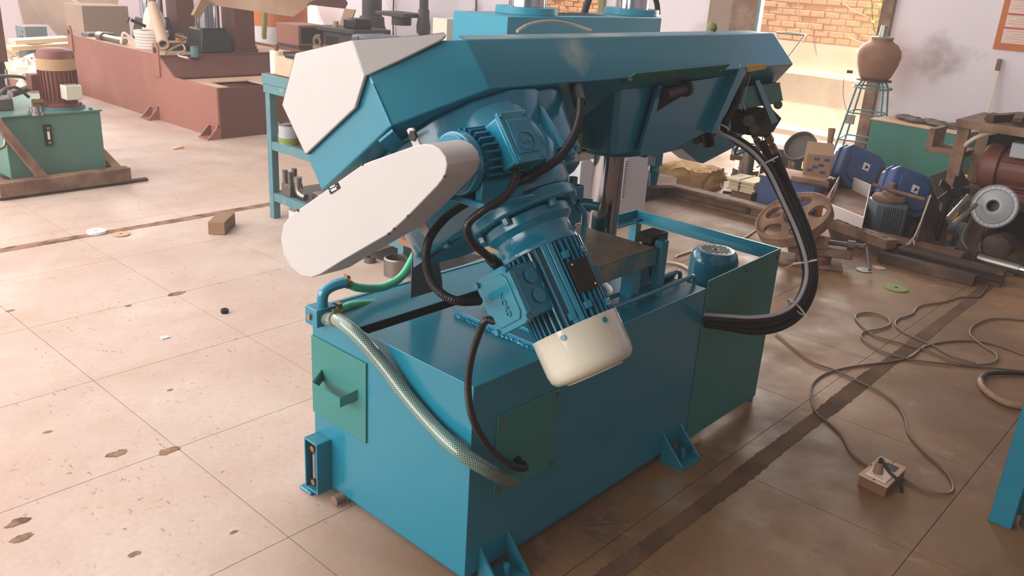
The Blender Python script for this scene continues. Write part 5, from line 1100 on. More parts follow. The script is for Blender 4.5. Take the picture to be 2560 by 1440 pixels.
# --- rusty shelf frame with motor inside
fr = thing('rusty_shelf', 'rusty open steel shelf crammed with motors at the right edge', 'shelf', (5.0, .0, 0))
fy1 = .27; fx0, fx1 = 4.55, 5.05
for x, y in ((fx0, fy1), (fx1, fy1), (fx0, -.55), (fx1, -.55)): build('shelf_post', MB().box((x, y-.035, 0), (x+.04, y+.035, .78)), 'rust', fr, bev=.003)
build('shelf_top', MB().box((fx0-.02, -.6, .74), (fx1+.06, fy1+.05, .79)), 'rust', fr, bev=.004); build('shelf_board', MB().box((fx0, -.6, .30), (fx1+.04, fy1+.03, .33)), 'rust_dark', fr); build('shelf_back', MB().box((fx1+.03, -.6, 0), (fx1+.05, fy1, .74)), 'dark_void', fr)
build('shelf_wing', MB().box((fx0+.35, fy1+.05, .50), (fx1+.10, fy1+.30, .54)).box((fx0+.35, fy1+.26, .54), (fx1+.10, fy1+.30, .66)), 'rust', fr, bev=.003)
rmz = .50
rmo = thing('red_motor', 'dusty red finned motor inside the rusty shelf', 'motor', (4.8, -.1, .33))
build('motor_drum', MB().lathe((4.78, .16, rmz), (0, -1, 0), [(0, 0), (.13, 0), (.145, .03), (.145, .10), (.12, .11), (.12, .50), (0, .5)], 28), 'motor_red', rmo)
for i in range(14): a = math.radians(25*i); d = V((math.cos(a), 0, math.sin(a))); build('motor_rib', MB().obox(V((4.78, -.14, rmz))+d*.126, (0, 1, 0), d, d.cross(V((0, 1, 0))), .36, .014, .006), 'motor_red', rmo, sm=0)
build('motor_junction', MB().box((4.62, -.14, rmz+.10), (4.74, .0, rmz+.19)), 'grey_tube', rmo, bev=.006); build('motor_feet', MB().box((4.68, -.3, .33), (4.88, .08, .38)), 'motor_red', rmo)
sc_ = MB(); random.seed(9)
for k in range(10):
    y = -.5+.075*k; a = random.uniform(-.6, .6); sc_.box((4.55+random.uniform(0, .1), y-.02, .79+.008*k % .03), (4.95, y+.03, .81+random.uniform(0, .04)), rz=a*.5)
single('scrap_strips', sc_, 'rust_dark', (4.75, -.2, .79), 'loose dark steel strips piled on the rusty shelf top', 'scrap', kind='stuff')
single('white_reel', MB().cyl((4.60, -.22, .80), (4.60, -.22, .90), .05, seg=18).ring((4.60, -.22, .80), (4.60, -.22, .81), .07, .03, 18), 'sack_white', (4.6, -.22, .79), 'white wire reel on the rusty shelf top', 'reel')
single('drooping_cable', MB().tube([X(2380, 418, 4.7), X(2395, 385, 4.6), X(2430, 350, 4.55), X(2480, 332, 4.6), X(2560, 322, 4.7)], .014), 'cable_white', X(2380, 418, 4.7), 'thick pale cable drooping from the rusty shelf', 'cable')
# --- round silver gear cover and dark motor below
gcx = D(2487, 517, 5.0); gn = (CAM-gcx).normalized()*.85+V((-.1, .25, .1)); gn.normalize()
gcv = thing('gear_cover', 'round silver ribbed motor end cover leaning against the shelf', 'motor cover', gcx)
build('cover_rim', MB().lathe(gcx, gn, [(.098, .0), (.128, 0), (.128, .012), (.123, .02), (.118, .012), (.104, .012), (.10, .02), (.098, .012), (.098, 0)], 48), 'grey_tube', gcv)
build('cover_dome', MB().lathe(gcx, gn, [(0, -.02), (.035, -.02), (.036, .045), (.055, .045), (.085, .02), (.099, .012)], 40), 'grey_tube', gcv)
build('cover_bore', MB().lathe(gcx, gn, [(0, -.01), (.035, -.01), (.034, .046), (.028, .046), (.027, .0), (0, .0)], 28), 'black', gcv)
x_, y_, z_ = frame(gn)
for i in range(24): a = 6.283*i/24; d = x_*math.cos(a)+y_*math.sin(a); build('cover_rib', MB().obox(gcx+d*.111+gn*.008, d, gn.cross(d), gn, .022, .004, .016), 'grey_tube', gcv, sm=0)
gm_ = D(2500, 605, 5.1); gmo = thing('dark_motor', 'dark dusty motor body lying below the silver cover', 'motor', (gm_.x, gm_.y, 0))
build('motor_body', MB().lathe((gm_.x, gm_.y, .12), gn*V((1, 1, 0)), [(0, -.10), (.07, -.10), (.08, .06), (.055, .08), (0, .08)], 26), 'rust_dark', gmo); build('motor_feet', MB().box((gm_.x-.14, gm_.y-.14, 0), (gm_.x+.14, gm_.y+.14, .03)), 'motor_grey', gmo)
# --- two blue gearboxes
def gearmotor(cpx, depth, lean, label, sc=1.0, stick=True):
    c = D(*cpx, depth); g = thing('blue_gearbox', label, 'gearbox', (c.x, c.y, 0), 'blue gearboxes by the doorway')
    # local frame: a = long axis (slanting up to the back right), b = up-left face normal
    a = V((.55, -.62, -.30)).normalized(); nrm = V((-.75, -.35, .45)); nrm = (nrm-a*nrm.dot(a)).normalized(); s3 = nrm.cross(a)
    def L(i, j, k): return c+(a*i+s3*j+nrm*k)*sc
    P_ = [(-.20, -.10), (-.10, -.17), (.08, -.17), (.15, -.11), (.15, .13), (.08, .17), (-.16, .17), (-.20, .13)]
    b_ = build('gear_housing', MB().extr([L(i, j, .08) for i, j in P_], nrm*-.20*sc), 'gear_blue', g, bev=.014, seg=3)
    build('housing_rim', MB().extr([L(i*1.06, j*1.06, -.02) for i, j in P_], nrm*-.03*sc), 'gear_blue', g, bev=.004)
    build('housing_face', MB().extr([L(i*.72, j*.72, .085) for i, j in P_], nrm*.012*sc), 'gear_blue', g, bev=.004)
    build('motor_barrel', MB().cyl(L(.10, .0, -.02), L(.26, .0, -.02), .115*sc, seg=24), 'gear_blue', g)
    for i in range(12): th = math.radians(30*i); d = s3*math.cos(th)+nrm*math.sin(th); build('barrel_rib', MB().obox(L(.20, 0, -.02)+d*.118*sc, a, d, a.cross(d), .1*sc, .02*sc, .006*sc), 'gear_blue', g, sm=0)
    build('flange_plate', MB().cyl(L(.11, 0, -.02), L(.15, 0, -.02), .145*sc, seg=8), 'rust_dark', g)
    build('lifting_eye', MB().tube([L(-.06+.035*math.cos(6.283*i/10), -.21-.02, .0+.035*math.sin(6.283*i/10)) for i in range(10)], .010*sc, seg=8, k=2, closed=True), 'gear_blue', g)
    st2 = build('sticker_label', MB().obox(L(-.01, .03, .099), a, s3, nrm, .055*sc, .06*sc, .003), 'sticker', g, sm=0)
    build('sticker_mark', MB().extr([L(-.022, .01, .102), L(.01, .03, .102), L(-.012, .045, .102)], nrm*.001), 'black', g, sm=0)
    build('support_block', MB().box((c.x-.12, c.y-.12, 0), (c.x+.12, c.y+.12, max(.04, c.z-.16))), 'rust_dark', g)
    return g
gearmotor((2148, 432), 6.5, 0, 'blue gearbox with white sticker nearer the doorway', .95); gearmotor((2268, 488), 5.6, 0, 'blue gearbox with white sticker leaning right of the white bin', .86)
# --- white bin with dirt
bnc = thing('white_bin', 'white open steel bin holding brown dirt', 'bin', (4.45, .95, 0))
P0, P1, P2_, P3_ = Z(2061, 505, .19), Z(2160, 545, .19), Z(2178, 462, .19), Z(2104, 428, .19)
cB = (P0+P1+P2_+P3_)/4
q_ = [P0, P1, P2_, P3_]
q_ = [V((p.x, p.y, 0)) for p in q_]; cB = V((cB.x, cB.y, 0))
wl_ = MB()
for i in range(4):
    a_, b2 = q_[i], q_[(i+1) % 4]; ai, bi = cB+(a_-cB)*.95, cB+(b2-cB)*.95
    wl_.hexa([a_, b2, bi, ai, a_+V((0, 0, .19)), b2+V((0, 0, .19)), bi+V((0, 0, .19)), ai+V((0, 0, .19))])
build('bin_wall', wl_, 'sack_white', bnc, sm=0, kind='stuff' if False else None); build('bin_dirt', MB().extr([cB+(p-cB)*.94+V((0, 0, .05)) for p in q_], (0, 0, .05)), 'rust', bnc, sm=0)
ex_ = (q_[3]-q_[0]).normalized(); text('NALA', .06, 'primer', cB+(q_[0]+(q_[3]-q_[0])*.45-cB)*.945+V((0, 0, .15)), ex_, (0, 0, 1), bnc, 'lettering', .0005)
# --- finned grey motor standing on end
fmc = Z(2195, 600); fx, fy_ = fmc.x+.10, fmc.y+.02
fg = thing('grey_finned_motor', 'grey blue finned motor standing on end before the gearbox', 'motor', (fx, fy_, 0))
build('stator_block', MB().box((fx-.10, fy_-.10, .0), (fx+.10, fy_+.10, .24), rz=.6), 'motor_grey', fg, bev=.012, seg=2)
Rz = Matrix.Translation(V((fx, fy_, 0)))@Matrix.Rotation(.6, 4, 'Z')
for i in range(9):
    for k in (0, 1): build('cooling_fin', MB().box((-.055+.013*i, -.118, .02), (-.050+.013*i, -.10, .22), M=Rz) if k == 0 else MB().box((-.118, -.055+.013*i, .02), (-.10, -.050+.013*i, .22), M=Rz), 'motor_grey', fg, sm=0)
build('end_shield', MB().lathe((fx, fy_, .24), (0, 0, 1), [(0, 0), (.10, 0), (.105, .02), (.095, .035), (.05, .045), (.045, .06), (.02, .065), (.02, .12), (0, .12)], 30), 'rust', fg)
single('steel_rod', MB().cyl((fx-.06, fy_+.10, .335), (fx-.02, fy_-.22, .30), .012, seg=10), 'rust', (fx, fy_, .30), 'thin rod lying across the finned motor shaft', 'rod')
# --- rails, bars
rl = [(Z(1690, 505), Z(2135, 612))]
def ibeam(x, y0, y1, w, h, label, m_='rust', rz=0, z=0):
    b_ = thing('steel_rail', label, 'rail', (x, (y0+y1)/2, z), 'steel rails along the right floor')
    build('rail_web', MB().box((x-w*.15, y0, z+h*.2), (x+w*.15, y1, z+h*.8)), m_, b_); build('rail_flange', MB().box((x-w/2, y0, z), (x+w/2, y1, z+h*.22)), m_, b_, bev=.003); build('rail_flange', MB().box((x-w/2, y0, z+h*.78), (x+w/2, y1, z+h)), m_, b_, bev=.003)
ibeam(4.06, -.02, 2.25, .10, .095, 'long rusty rail lying along the floor in front of the junk pile')
ibeam(3.93, -.28, .30, .10, .085, 'short brown channel rail at the near end of the junk row', 'rust_dark', z=.0)
single('square_bar', MB().box((3.765, -.17, 0), (3.83, .36, .06)), 'rust_dark', (3.8, .1, 0), 'square rusty bar lying in front of the short rail', 'bar', bev=.003)
ba = Z(2090, 548, .12); bb_ = Z(2232, 600, .12)
fb2 = thing('drilled_bar', 'flat rusty bar with a row of holes lying on blocks', 'bar', (4.15, .5, 0))
d_ = (bb_-ba).normalized(); sd_ = d_.cross(V((0, 0, 1)))
build('bar_body', MB().obox((ba+bb_)/2-V((0, 0, .03)), d_, sd_, (0, 0, 1), (bb_-ba).length, .09, .06), 'rust', fb2, bev=.003)
for i in range(4): c = ba+(bb_-ba)*(.2+.22*i); build('bar_hole', MB().cyl(c+V((0, 0, -.002)), c+V((0, 0, .0012)), .02 if i % 2 else .014, seg=18), 'dark_void', fb2)
build('bar_rest', MB().obox((ba+bb_)/2-V((0, 0, .09)), d_, sd_, (0, 0, 1), (bb_-ba).length*.9, .08, .06), 'rust_dark', fb2)
s0, s1 = Z(2448, 640, .06), Z(2552, 668, .06)
shf = thing('bright_shaft', 'bright grey round steel shaft at the end of the short rail', 'shaft', s0); build('shaft_body', MB().cyl(V((s0.x, s0.y, .045)), V((s1.x, s1.y, .045)), .035, seg=20), 'steel', shf); build('shaft_end', MB().cyl(V((s1.x, s1.y, .045)), V((s1.x, s1.y, .045))+(s1-s0).normalized()*.03, .028, seg=20), 'chrome', shf)
# leaning dark plates
for k, (px, y_d, label) in enumerate((((2325, 488), (2368, 560), (2345, 605), (2280, 612)), ((2428, 530), (2452, 545), (2420, 640), (2392, 640))) and (([(2325, 488), (2372, 560), (2352, 642), (2278, 650)], 4.55, 'dark triangular steel plate leaning right of the finned motor'), ([(2440, 510), (2466, 545), (2430, 672), (2392, 666)], 4.35, 'narrow dark steel plate leaning below the silver cover'))):
    bot_ = [Z(*px[2]), Z(*px[3])]; P_ = [D(*px[0], (bot_[1]-CAM).dot(FW)+.10), D(*px[1], (bot_[0]-CAM).dot(FW)+.10)]+bot_
    single('leaning_plate', MB().extr(P_, FW*.03), 'rust_dark', V((P_[2].x, P_[2].y, 0)), label, 'plate', 'dark plates leaning in the junk row', sm=0)
# bent sheet, yellow piece, wire bundle, casting
P_ = [D(2325, 440, 5.4), D(2398, 415, 5.6), D(2425, 460, 5.6), D(2345, 500, 5.3)]
single('bent_sheet', MB().extr(P_, FW*.008), 'dull_steel', V((P_[3].x, P_[3].y, 0)), 'grey bent sheet metal behind the dark leaning plate', 'sheet', sm=0)
yb = Z(2395, 500, .18); single('ochre_drum', MB().cyl((yb.x+.25, yb.y, 0), (yb.x+.25, yb.y, .30), .13, seg=24), 'yellow', (yb.x+.25, yb.y, 0), 'dusty ochre drum behind the fan blade', 'drum')
fbp = D(2383, 480, 5.1); fbl = MB()
for i in range(5): a = 6.283*i/5; fbl.obox(fbp+RT*math.cos(a)*.05+DN*math.sin(a)*.05, RT*math.cos(a)+DN*math.sin(a), RT*-math.sin(a)+DN*math.cos(a)+FW*.5, FW, .09, .045, .006)
fbl.cyl(fbp-FW*.03, fbp+FW*.03, .03, seg=16); fbl.cyl(fbp+FW*.03, V((fbp.x+.08, fbp.y+.06, 0)), .02, seg=12); single('cooling_fan', fbl, 'black', V((fbp.x, fbp.y, 0)), 'black bladed cooling fan in front of the ochre drum', 'fan')
for k, (a_, b2) in enumerate((((2370, 545), (2420, 490)), ((2385, 560), (2440, 512)))):
    single('bright_rod', MB().cyl(D(*a_, 4.8), D(*b2, 5.0), .013, seg=14), 'steel', D(*a_, 4.8), ['upper bright rod beside the dark leaning plate', 'lower bright rod beside the dark leaning plate'][k], 'rod', 'bright rods in the junk row')
gbx = Z(2375, 612, .02); gbt = thing('open_gear_case', 'small square grey gear case with a round boss beneath the leaning plates', 'gear case', (gbx.x, gbx.y, 0))
build('case_body', MB().box((gbx.x-.02, gbx.y-.09, 0), (gbx.x+.14, gbx.y+.09, .15), rz=-.2), 'motor_grey', gbt, bev=.006); build('case_boss', MB().cyl((gbx.x-.035, gbx.y, .075), (gbx.x+.0, gbx.y, .075), .05, seg=20), 'rust_dark', gbt); build('case_shaft', MB().cyl((gbx.x-.06, gbx.y, .075), (gbx.x, gbx.y, .075), .018, seg=14), 'rust', gbt)
wd0 = (Z(2278, 650)-CAM).dot(FW)
single('wire_bundle', MB().tube([D(2327, 488, wd0+.06), D(2300, 560, wd0), D(2281, 600, wd0-.02), D(2265, 612, wd0-.03)], .005, seg=6).tube([D(2282, 595, wd0-.02), D(2272, 612, wd0-.03), Z(2278, 622, .01)], .004, seg=6).tube([D(2282, 595, wd0-.02), D(2286, 615, wd0-.03), Z(2282, 626, .01)], .004, seg=6), 'cable_white', D(2280, 600, 4.4), 'frayed bundle of white wires hanging on the leaning plate', 'wires', kind='stuff')
wd1 = (Z(2392, 666)-CAM).dot(FW)
single('string_loop', MB().tube([D(2420, 560, wd1+.05), D(2405, 595, wd1), D(2420, 625, wd1-.05), Z(2436, 650, .008)], .006, seg=6), 'cable', D(2410, 560, 4.3), 'thin string hanging on the narrow leaning plate', 'string')
for k, (px, py, r, l, m_) in enumerate(((2330, 600, .05, .1, 'rust_dark'), (2300, 540, .06, .14, 'rust'), (2440, 600, .06, .12, 'rust'), (2350, 640, .03, .12, 'turquoise'))):
    p = Z(px, py); single('scrap_casting', MB().lathe((p.x+.1, p.y, r), (.3, 1, .1), [(0, -l/2), (r, -l/2), (r*.8, -l/4), (r*.6, 0), (r, l/3), (r, l/2), (0, l/2)], 16), m_, (p.x+.1, p.y, 0), ['dark scrap casting at the foot of the triangular plate', 'rusty scrap casting between finned motor and triangular plate', 'rusty scrap casting behind the narrow plate', 'small teal scrap roller under the gear case'][k], 'casting', 'scrap castings in the junk row')
# --- flywheel leaning on the blue box
wc_ = D(1985, 548, 4.95); wn = (-FW)*.50+(RT*-.52+DN*-.85).normalized()*.866; wn.normalize()
fw = thing('flywheel', 'brown cast flywheel with oval spoke holes leaning by the hoses', 'flywheel', wc_)
wx = (RT*.86+DN*-.51); wx = (wx-wn*wx.dot(wn)).normalized(); wy_ = wn.cross(wx); WR = .218
def W(r, a, k): return wc_+wx*(r*math.cos(a))+wy_*(r*math.sin(a))+wn*k
fmb = MB(); seg = 60; vs_ = []; 
prof_ = [(WR, -.03), (WR, .03), (WR-.012, .036), (WR-.020, .022), (WR-.028, .020)]
for r, k in prof_: vs_ += [W(r, 6.283185*i/seg, k) for i in range(seg)]
vs_ += [W(WR-.028, 6.283185*i/seg, -.02) for i in range(seg)]
m = len(prof_)+1; fmb.add(vs_, [(j*seg+i, j*seg+(i+1) % seg, ((j+1) % m)*seg+(i+1) % seg, ((j+1) % m)*seg+i) for j in range(m) for i in range(seg)])
build('wheel_rim', fmb, 'rust', fw)
dmb = MB(); ri, ro = .045, WR-.026; ns = 5; na = 150; nr = 34
def hole(r, a):
    aa = (a*ns/(2*math.pi)) % 1-.5
    return (abs((r-.135)/.052))**2+(abs(aa)/.33)**2 < 1
for k in range(na):
    for j in range(nr):
        r0, r1 = ri+(ro-ri)*j/nr, ri+(ro-ri)*(j+1)/nr; a0, a1 = 6.283185*k/na, 6.283185*(k+1)/na
        if hole((r0+r1)/2, (a0+a1)/2): continue
        dmb.hexa([W(r0, a0, .0), W(r1, a0, .0), W(r1, a1, .0), W(r0, a1, .0), W(r0, a0, .018), W(r1, a0, .018), W(r1, a1, .018), W(r0, a1, .018)])
build('wheel_web', dmb, 'rust', fw, sm=0)
build('wheel_hub', MB().lathe(wc_, wn, [(.022, .06), (.048, .06), (.052, .05), (.055, .018), (.055, -.03), (.022, -.03), (.022, .06)], 28), 'rust_dark', fw)
# --- blue box, paper bundle, pieces behind the hoses
bx0 = Z(1925, 565); bxx = thing('blue_box', 'blue steel box under the leaning flywheel', 'box', (4.5, 1.3, 0))
build('box_body', MB().box((4.35, 1.08, 0), (4.72, 1.47, .235), rz=.1), 'box_blue', bxx, bev=.003); build('box_lid', MB().box((4.345, 1.075, .235), (4.725, 1.475, .24), rz=.1), 'primer_dusty_lit', bxx)
pbd = thing('paper_bundle', 'tied bundle of yellowed papers beside the blue box', 'paper bundle', (4.5, 1.52, .0))
for k in range(6): build('paper_sheaf', MB().box((4.40+random.uniform(-.015, .015), 1.52, .07+.014*k), (4.62, 1.74+random.uniform(-.02, .02), .083+.014*k), rz=random.uniform(-.06, .06)), 'paper', pbd, sm=0)
build('bundle_rest', MB().box((4.42, 1.54, 0), (4.60, 1.70, .07)), 'wood', pbd); build('bundle_string', MB().box((4.39, 1.63, .065), (4.63, 1.637, .158)), 'cable', pbd)
for k, (a_, b2) in enumerate((((1862, 512), (1925, 535)), ((1846, 516), (1880, 532)))):
    p0, p1 = Z(*a_, .03), Z(*b2, .03); single('steel_offcut', MB().obox((p0+p1)/2, (p1-p0).normalized(), (p1-p0).normalized().cross(V((0, 0, 1))), (0, 0, 1), (p1-p0).length, .06, .055), 'dull_steel' if k == 0 else 'rust_dark', p0, ['grey flat steel offcut lying by the long rail', 'little dark offcut at the end of the grey flat offcut'][k], 'offcut', sm=0, bev=.003)
te = Z(1855, 472); tee = thing('pipe_tee', 'upright grey steel pipe tee standing on the floor behind the hoses', 'pipe tee', (te.x, te.y, 0))
build('tee_run', MB().lathe((te.x+.05, te.y+.02, 0), (0, 0, 1), [(.05, 0), (.066, 0), (.066, .03), (.056, .035), (.056, .30), (.064, .305), (.064, .345), (.05, .345), (.05, 0)], 28), 'steel', tee)
tp = V((te.x+.05, te.y+.02, .25)); td2 = V((-.35, .93, .05)).normalized(); build('tee_branch', MB().lathe(tp, td2, [(.045, .03), (.045, .09), (.055, .09), (.055, .125), (.04, .125), (.04, .03)], 24), 'steel', tee)
fl = Z(1782, 442); fla = thing('pipe_flange', 'bright drilled steel flange lying flat on the floor', 'flange', (fl.x, fl.y, 0))
build('flange_disc', MB().lathe((fl.x, fl.y, 0), (0, 0, 1), [(.06, 0), (.135, 0), (.138, .006), (.138, .028), (.132, .034), (.066, .034), (.06, .03), (.06, 0)], 44), 'steel', fla)
for i in range(8): a = 6.283*i/8; build('bolt_hole', MB().cyl((fl.x+.10*math.cos(a), fl.y+.10*math.sin(a), .0335), (fl.x+.10*math.cos(a), fl.y+.10*math.sin(a), .0352), .011, seg=12), 'dark_void', fla)
rg2 = Z(1848, 440); gr2 = thing('gear_ring', 'toothed steel ring lying behind the pipe tee', 'gear', (rg2.x+.1, rg2.y, 0)); build('ring_body', MB().ring((rg2.x+.1, rg2.y, 0), (rg2.x+.1, rg2.y, .05), .10, .07, 36), 'steel', gr2)
for i in range(36): a = 6.283*i/36; build('tooth', MB().obox((rg2.x+.1+.103*math.cos(a), rg2.y+.103*math.sin(a), .028), (math.cos(a), math.sin(a), 0), (-math.sin(a), math.cos(a), 0), (0, 0, 1), .010, .008, .044), 'steel', gr2, sm=0)
c1_ = Z(1945, 470); hs1 = thing('pump_housing', 'dark cast pump housing between the tee and the pulley', 'pump', (c1_.x, c1_.y, 0))
build('housing_box', MB().box((c1_.x+.0, c1_.y-.06, 0), (c1_.x+.22, c1_.y+.20, .30), rz=.3), 'rust_dark', hs1, bev=.01); build('housing_neck', MB().cyl((c1_.x+.0, c1_.y-.10, .05), (c1_.x+.0, c1_.y-.10, .30), .055, seg=20).cyl((c1_.x, c1_.y-.10, .28), (c1_.x, c1_.y-.10, .32), .068, seg=20), 'steel', hs1)
single('flange_disc_dark', MB().lathe((c1_.x-.12, c1_.y-.12, .10), (-.7, -.3, .5), [(0, 0), (.10, 0), (.10, .03), (.04, .04), (0, .04)], 26), 'rust', (c1_.x-.12, c1_.y-.12, 0), 'round brown disc leaning at the foot of the pump housing', 'disc')
pu = D(2005, 372, 6.3); pun = V((-.55, -.35, .45)).normalized(); pul = thing('pulley', 'tilted steel pulley wheel on a short shaft in front of the doorway', 'pulley', (pu.x, pu.y, 0))
build('pulley_wheel', MB().lathe(pu, V((-.75, .15, .55)), [(.0, .0), (.115, 0), (.12, .01), (.12, .05), (.11, .055), (.10, .02), (0, .02)], 34), 'dull_steel', pul); build('pulley_shaft', MB().cyl(pu, pu+V((.20, -.10, -.18)), .03, seg=16), 'steel', pul); build('pulley_block', MB().box((pu.x+.05, pu.y-.22, 0), (pu.x+.3, pu.y+.06, .17)), 'rust_dark', pul, bev=.008)
cb2 = D(2046, 400, 6.1); crt = thing('printed_carton', 'small brown carton with blue print beside the pulley', 'carton', (cb2.x, cb2.y, 0))
MC = Matrix.Translation(V((cb2.x, cb2.y, cb2.z)))@Matrix.Rotation(.5, 4, 'Z')@Matrix.Rotation(-.45, 4, 'Y')
build('carton_body', MB().box((-.06, -.09, -.10), (.09, .09, .09), M=MC), 'cardboard', crt, bev=.003)
for j, k in ((-.05, .05), (.02, .05), (.05, -.05), (-.04, -.06), (-.02, 0), (.02, -.02)): build('carton_print', MB().box((-.062, j-.018, k-.012), (-.0595, j+.018, k+.012), M=MC), 'print_blue', crt, sm=0)
build('carton_rest', MB().box((cb2.x-.08, cb2.y-.1, 0), (cb2.x+.14, cb2.y+.1, max(.05, cb2.z-.13))), 'rust_dark', crt)
ha_, hb_ = D(2072, 375, 6.3), D(2080, 322, 6.3); single('mallet', MB().cyl(ha_, ha_+(hb_-ha_)*.4, .03, .018, 14).cyl(ha_+(hb_-ha_)*.4, hb_, .020, .026, 14), 'wood', ha_, 'wooden mallet standing upright behind the printed carton', 'mallet')
single('scrap_pile', MB().box((5.5, 1.4, 0), (5.75, 1.75, .10), rz=.2).box((5.2, 1.35, 0), (5.4, 1.6, .08)).box((5.25, .9, 0), (5.5, 1.1, .14), rz=.5), 'rust_dark', (5.5, 1.3, 0), 'low dark heap of steel offcuts under the carton and gearbox', 'scrap', kind='stuff', bev=.006)
p0, p1 = Z(1978, 447, .264), Z(2072, 462, .264); single('long_rod', MB().cyl(p0, p1, .022, seg=12), 'rust', p0, 'long brown rod running behind the flywheel to the white bin', 'rod')
p = Z(2035, 505, .1); single('ochre_pot', MB().cyl((p.x+.1, p.y, 0), (p.x+.1, p.y, .14), .07, seg=18).ring((p.x+.1, p.y, .13), (p.x+.1, p.y, .15), .075, .06, 18), 'orange', (p.x+.1, p.y, 0), 'small ochre pot between flywheel and white bin', 'pot')
p = Z(2000, 480, .1); single('timber_piece', MB().box((p.x, p.y-.12, .05), (p.x+.2, p.y+.06, .10), rz=.1), 'wood_pale', (p.x, p.y, 0.05), 'pale timber piece behind the flywheel', 'timber', bev=.003)
# rock of rubble with steel plate beside it
rkp = Z(1700, 478); rkm = MB(); random.seed(21)
from mathutils import noise as mnoise
def rough_block(c, sx, sy, sz, n, amp):
    vs_, fs_, idx = [], [], {}
    def vid(p):
        k = tuple(round(q, 4) for q in p)
        if k not in idx:
            q = V(p); r = V((q.x*.96, q.y*.96, q.z)); m = max(abs(q.x), abs(q.y))
            f = 1-.12*(abs(q.x)*abs(q.y))**2
            w_ = V((c[0]+q.x*sx*f, c[1]+q.y*sy*f, c[2]+(q.z+1)*sz))
            if q.z > -.99: w_ = w_+V(mnoise.noise_vector(w_*9))*amp+V(mnoise.noise_vector(w_*26))*amp*.5
            else: w_ = w_+V((0, 0, 0))
            idx[k] = len(vs_); vs_.append(w_)
        return idx[k]
    for ax in range(3):
        for sg in (-1, 1):
            for i in range(n):
                for j in range(n):
                    q = []
                    for di, dj in ((0, 0), (1, 0), (1, 1), (0, 1)):
                        a_, b_ = -1+2*(i+di)/n, -1+2*(j+dj)/n; p = [0, 0, 0]; p[ax] = sg; p[(ax+1) % 3] = a_; p[(ax+2) % 3] = b_; q.append(vid(p))
                    fs_.append(tuple(q))
    return MB().add(vs_, fs_)
rkm = rough_block((rkp.x+.24, rkp.y+.05, 0), .20, .21, .075, 16, .035)
single('rubble_block', rkm, 'rock', (rkp.x+.2, rkp.y, 0), 'broken yellow concrete lump lying behind the long rail', 'rubble', sm=50)
sp1 = thing('rusty_fork_plate', 'rusty notched steel plate beside the broken concrete lump', 'plate', (3.9, 2.2, .1))
P_ = [Z(1625, 470, .16), Z(1688, 470, .16), Z(1690, 452, .16), Z(1678, 446, .16), Z(1620, 438, .16)]
build('plate_body', MB().extr(P_, (0, 0, .02)), 'rust', sp1, bev=.003); build('plate_block', MB().box((3.75, 2.02, 0), (4.05, 2.35, .16)), 'rust_dark', sp1)
p = Z(1785, 503); single('pipe_stub', MB().cyl((p.x-.04, p.y+.04, .022), (p.x+.05, p.y-.05, .022), .02, seg=14).cyl((p.x-.06, p.y+.06, .025), (p.x-.03, p.y+.03, .025), .026, seg=6), 'black', (p.x, p.y, 0), 'small black fitting lying behind the long rail', 'fitting')
p = Z(1825, 484); single('thin_pin', MB().cyl((p.x-.02, p.y+.05, .008), (p.x+.02, p.y-.05, .008), .008, seg=8), 'black', (p.x, p.y, 0), 'dark pin lying on the floor left of the paper bundle', 'pin')
# --- machine vise
vp = Z(2030, 690); vi = thing('machine_vise', 'brown cast machine vise with crank handle on the floor', 'vise', (3.35, .62, 0))
MV = Matrix.Translation(V((3.40, .60, 0)))@Matrix.Rotation(math.radians(-62), 4, 'Z')
def vb_(name, a_, b2, m_='rust', **k): return build(name, MB().box(a_, b2, M=MV), m_, vi, **k)
vb_('vise_base', (-.20, -.10, 0), (.16, .10, .025), bev=.008); build('vise_swivel', MB().lathe(MV@V((0, 0, .025)), (0, 0, 1), [(0, 0), (.10, 0), (.10, .03), (.085, .045), (0, .045)], 30), 'rust', vi)
vb_('vise_body', (-.15, -.07, .07), (.20, .07, .115), bev=.008); vb_('fixed_jaw', (-.16, -.085, .11), (-.09, .085, .20), bev=.008); vb_('moving_jaw', (-.02, -.08, .115), (.06, .08, .19), bev=.006)
vb_('jaw_cap', (-.02, -.08, .19), (.06, .08, .196), 'primer_dusty_lit')
build('vise_screw', MB().cyl(MV@V((.06, 0, .14)), MV@V((.26, 0, .14)), .014, seg=14).cyl(MV@V((.17, 0, .14)), MV@V((.21, 0, .14)), .026, seg=14), 'dull_steel', vi)
build('vise_handle', MB().tube([MV@V((.26, .0, .155)), MV@V((.275, .0, .14)), MV@V((.29, -.06, .075)), MV@V((.30, -.10, .035))], .010, seg=10, smooth=False), 'dull_steel', vi)
# --- floor litter right
p = Z(2240, 721); gd_ = thing('green_disc', 'olive green grinding disc lying on the brown floor', 'disc', (p.x, p.y, 0)); build('disc_body', MB().ring((p.x, p.y, .0005), (p.x, p.y, .006), .063, .008, 32), 'lime', gd_); build('disc_bush', MB().ring((p.x, p.y, .001), (p.x, p.y, .007), .010, .006, 16), 'dark_void', gd_)
p = Z(2160, 676); single('steel_disc', MB().ring((p.x, p.y, .0005), (p.x, p.y, .005), .045, .006, 26), 'steel', p, 'thin grey disc lying near the vise crank', 'disc')
p = Z(2198, 670); single('steel_washer', MB().cyl((p.x, p.y, .0005), (p.x, p.y, .004), .035, seg=24), 'primer_dusty_lit', p, 'dusty curled disc near the square bar', 'disc')
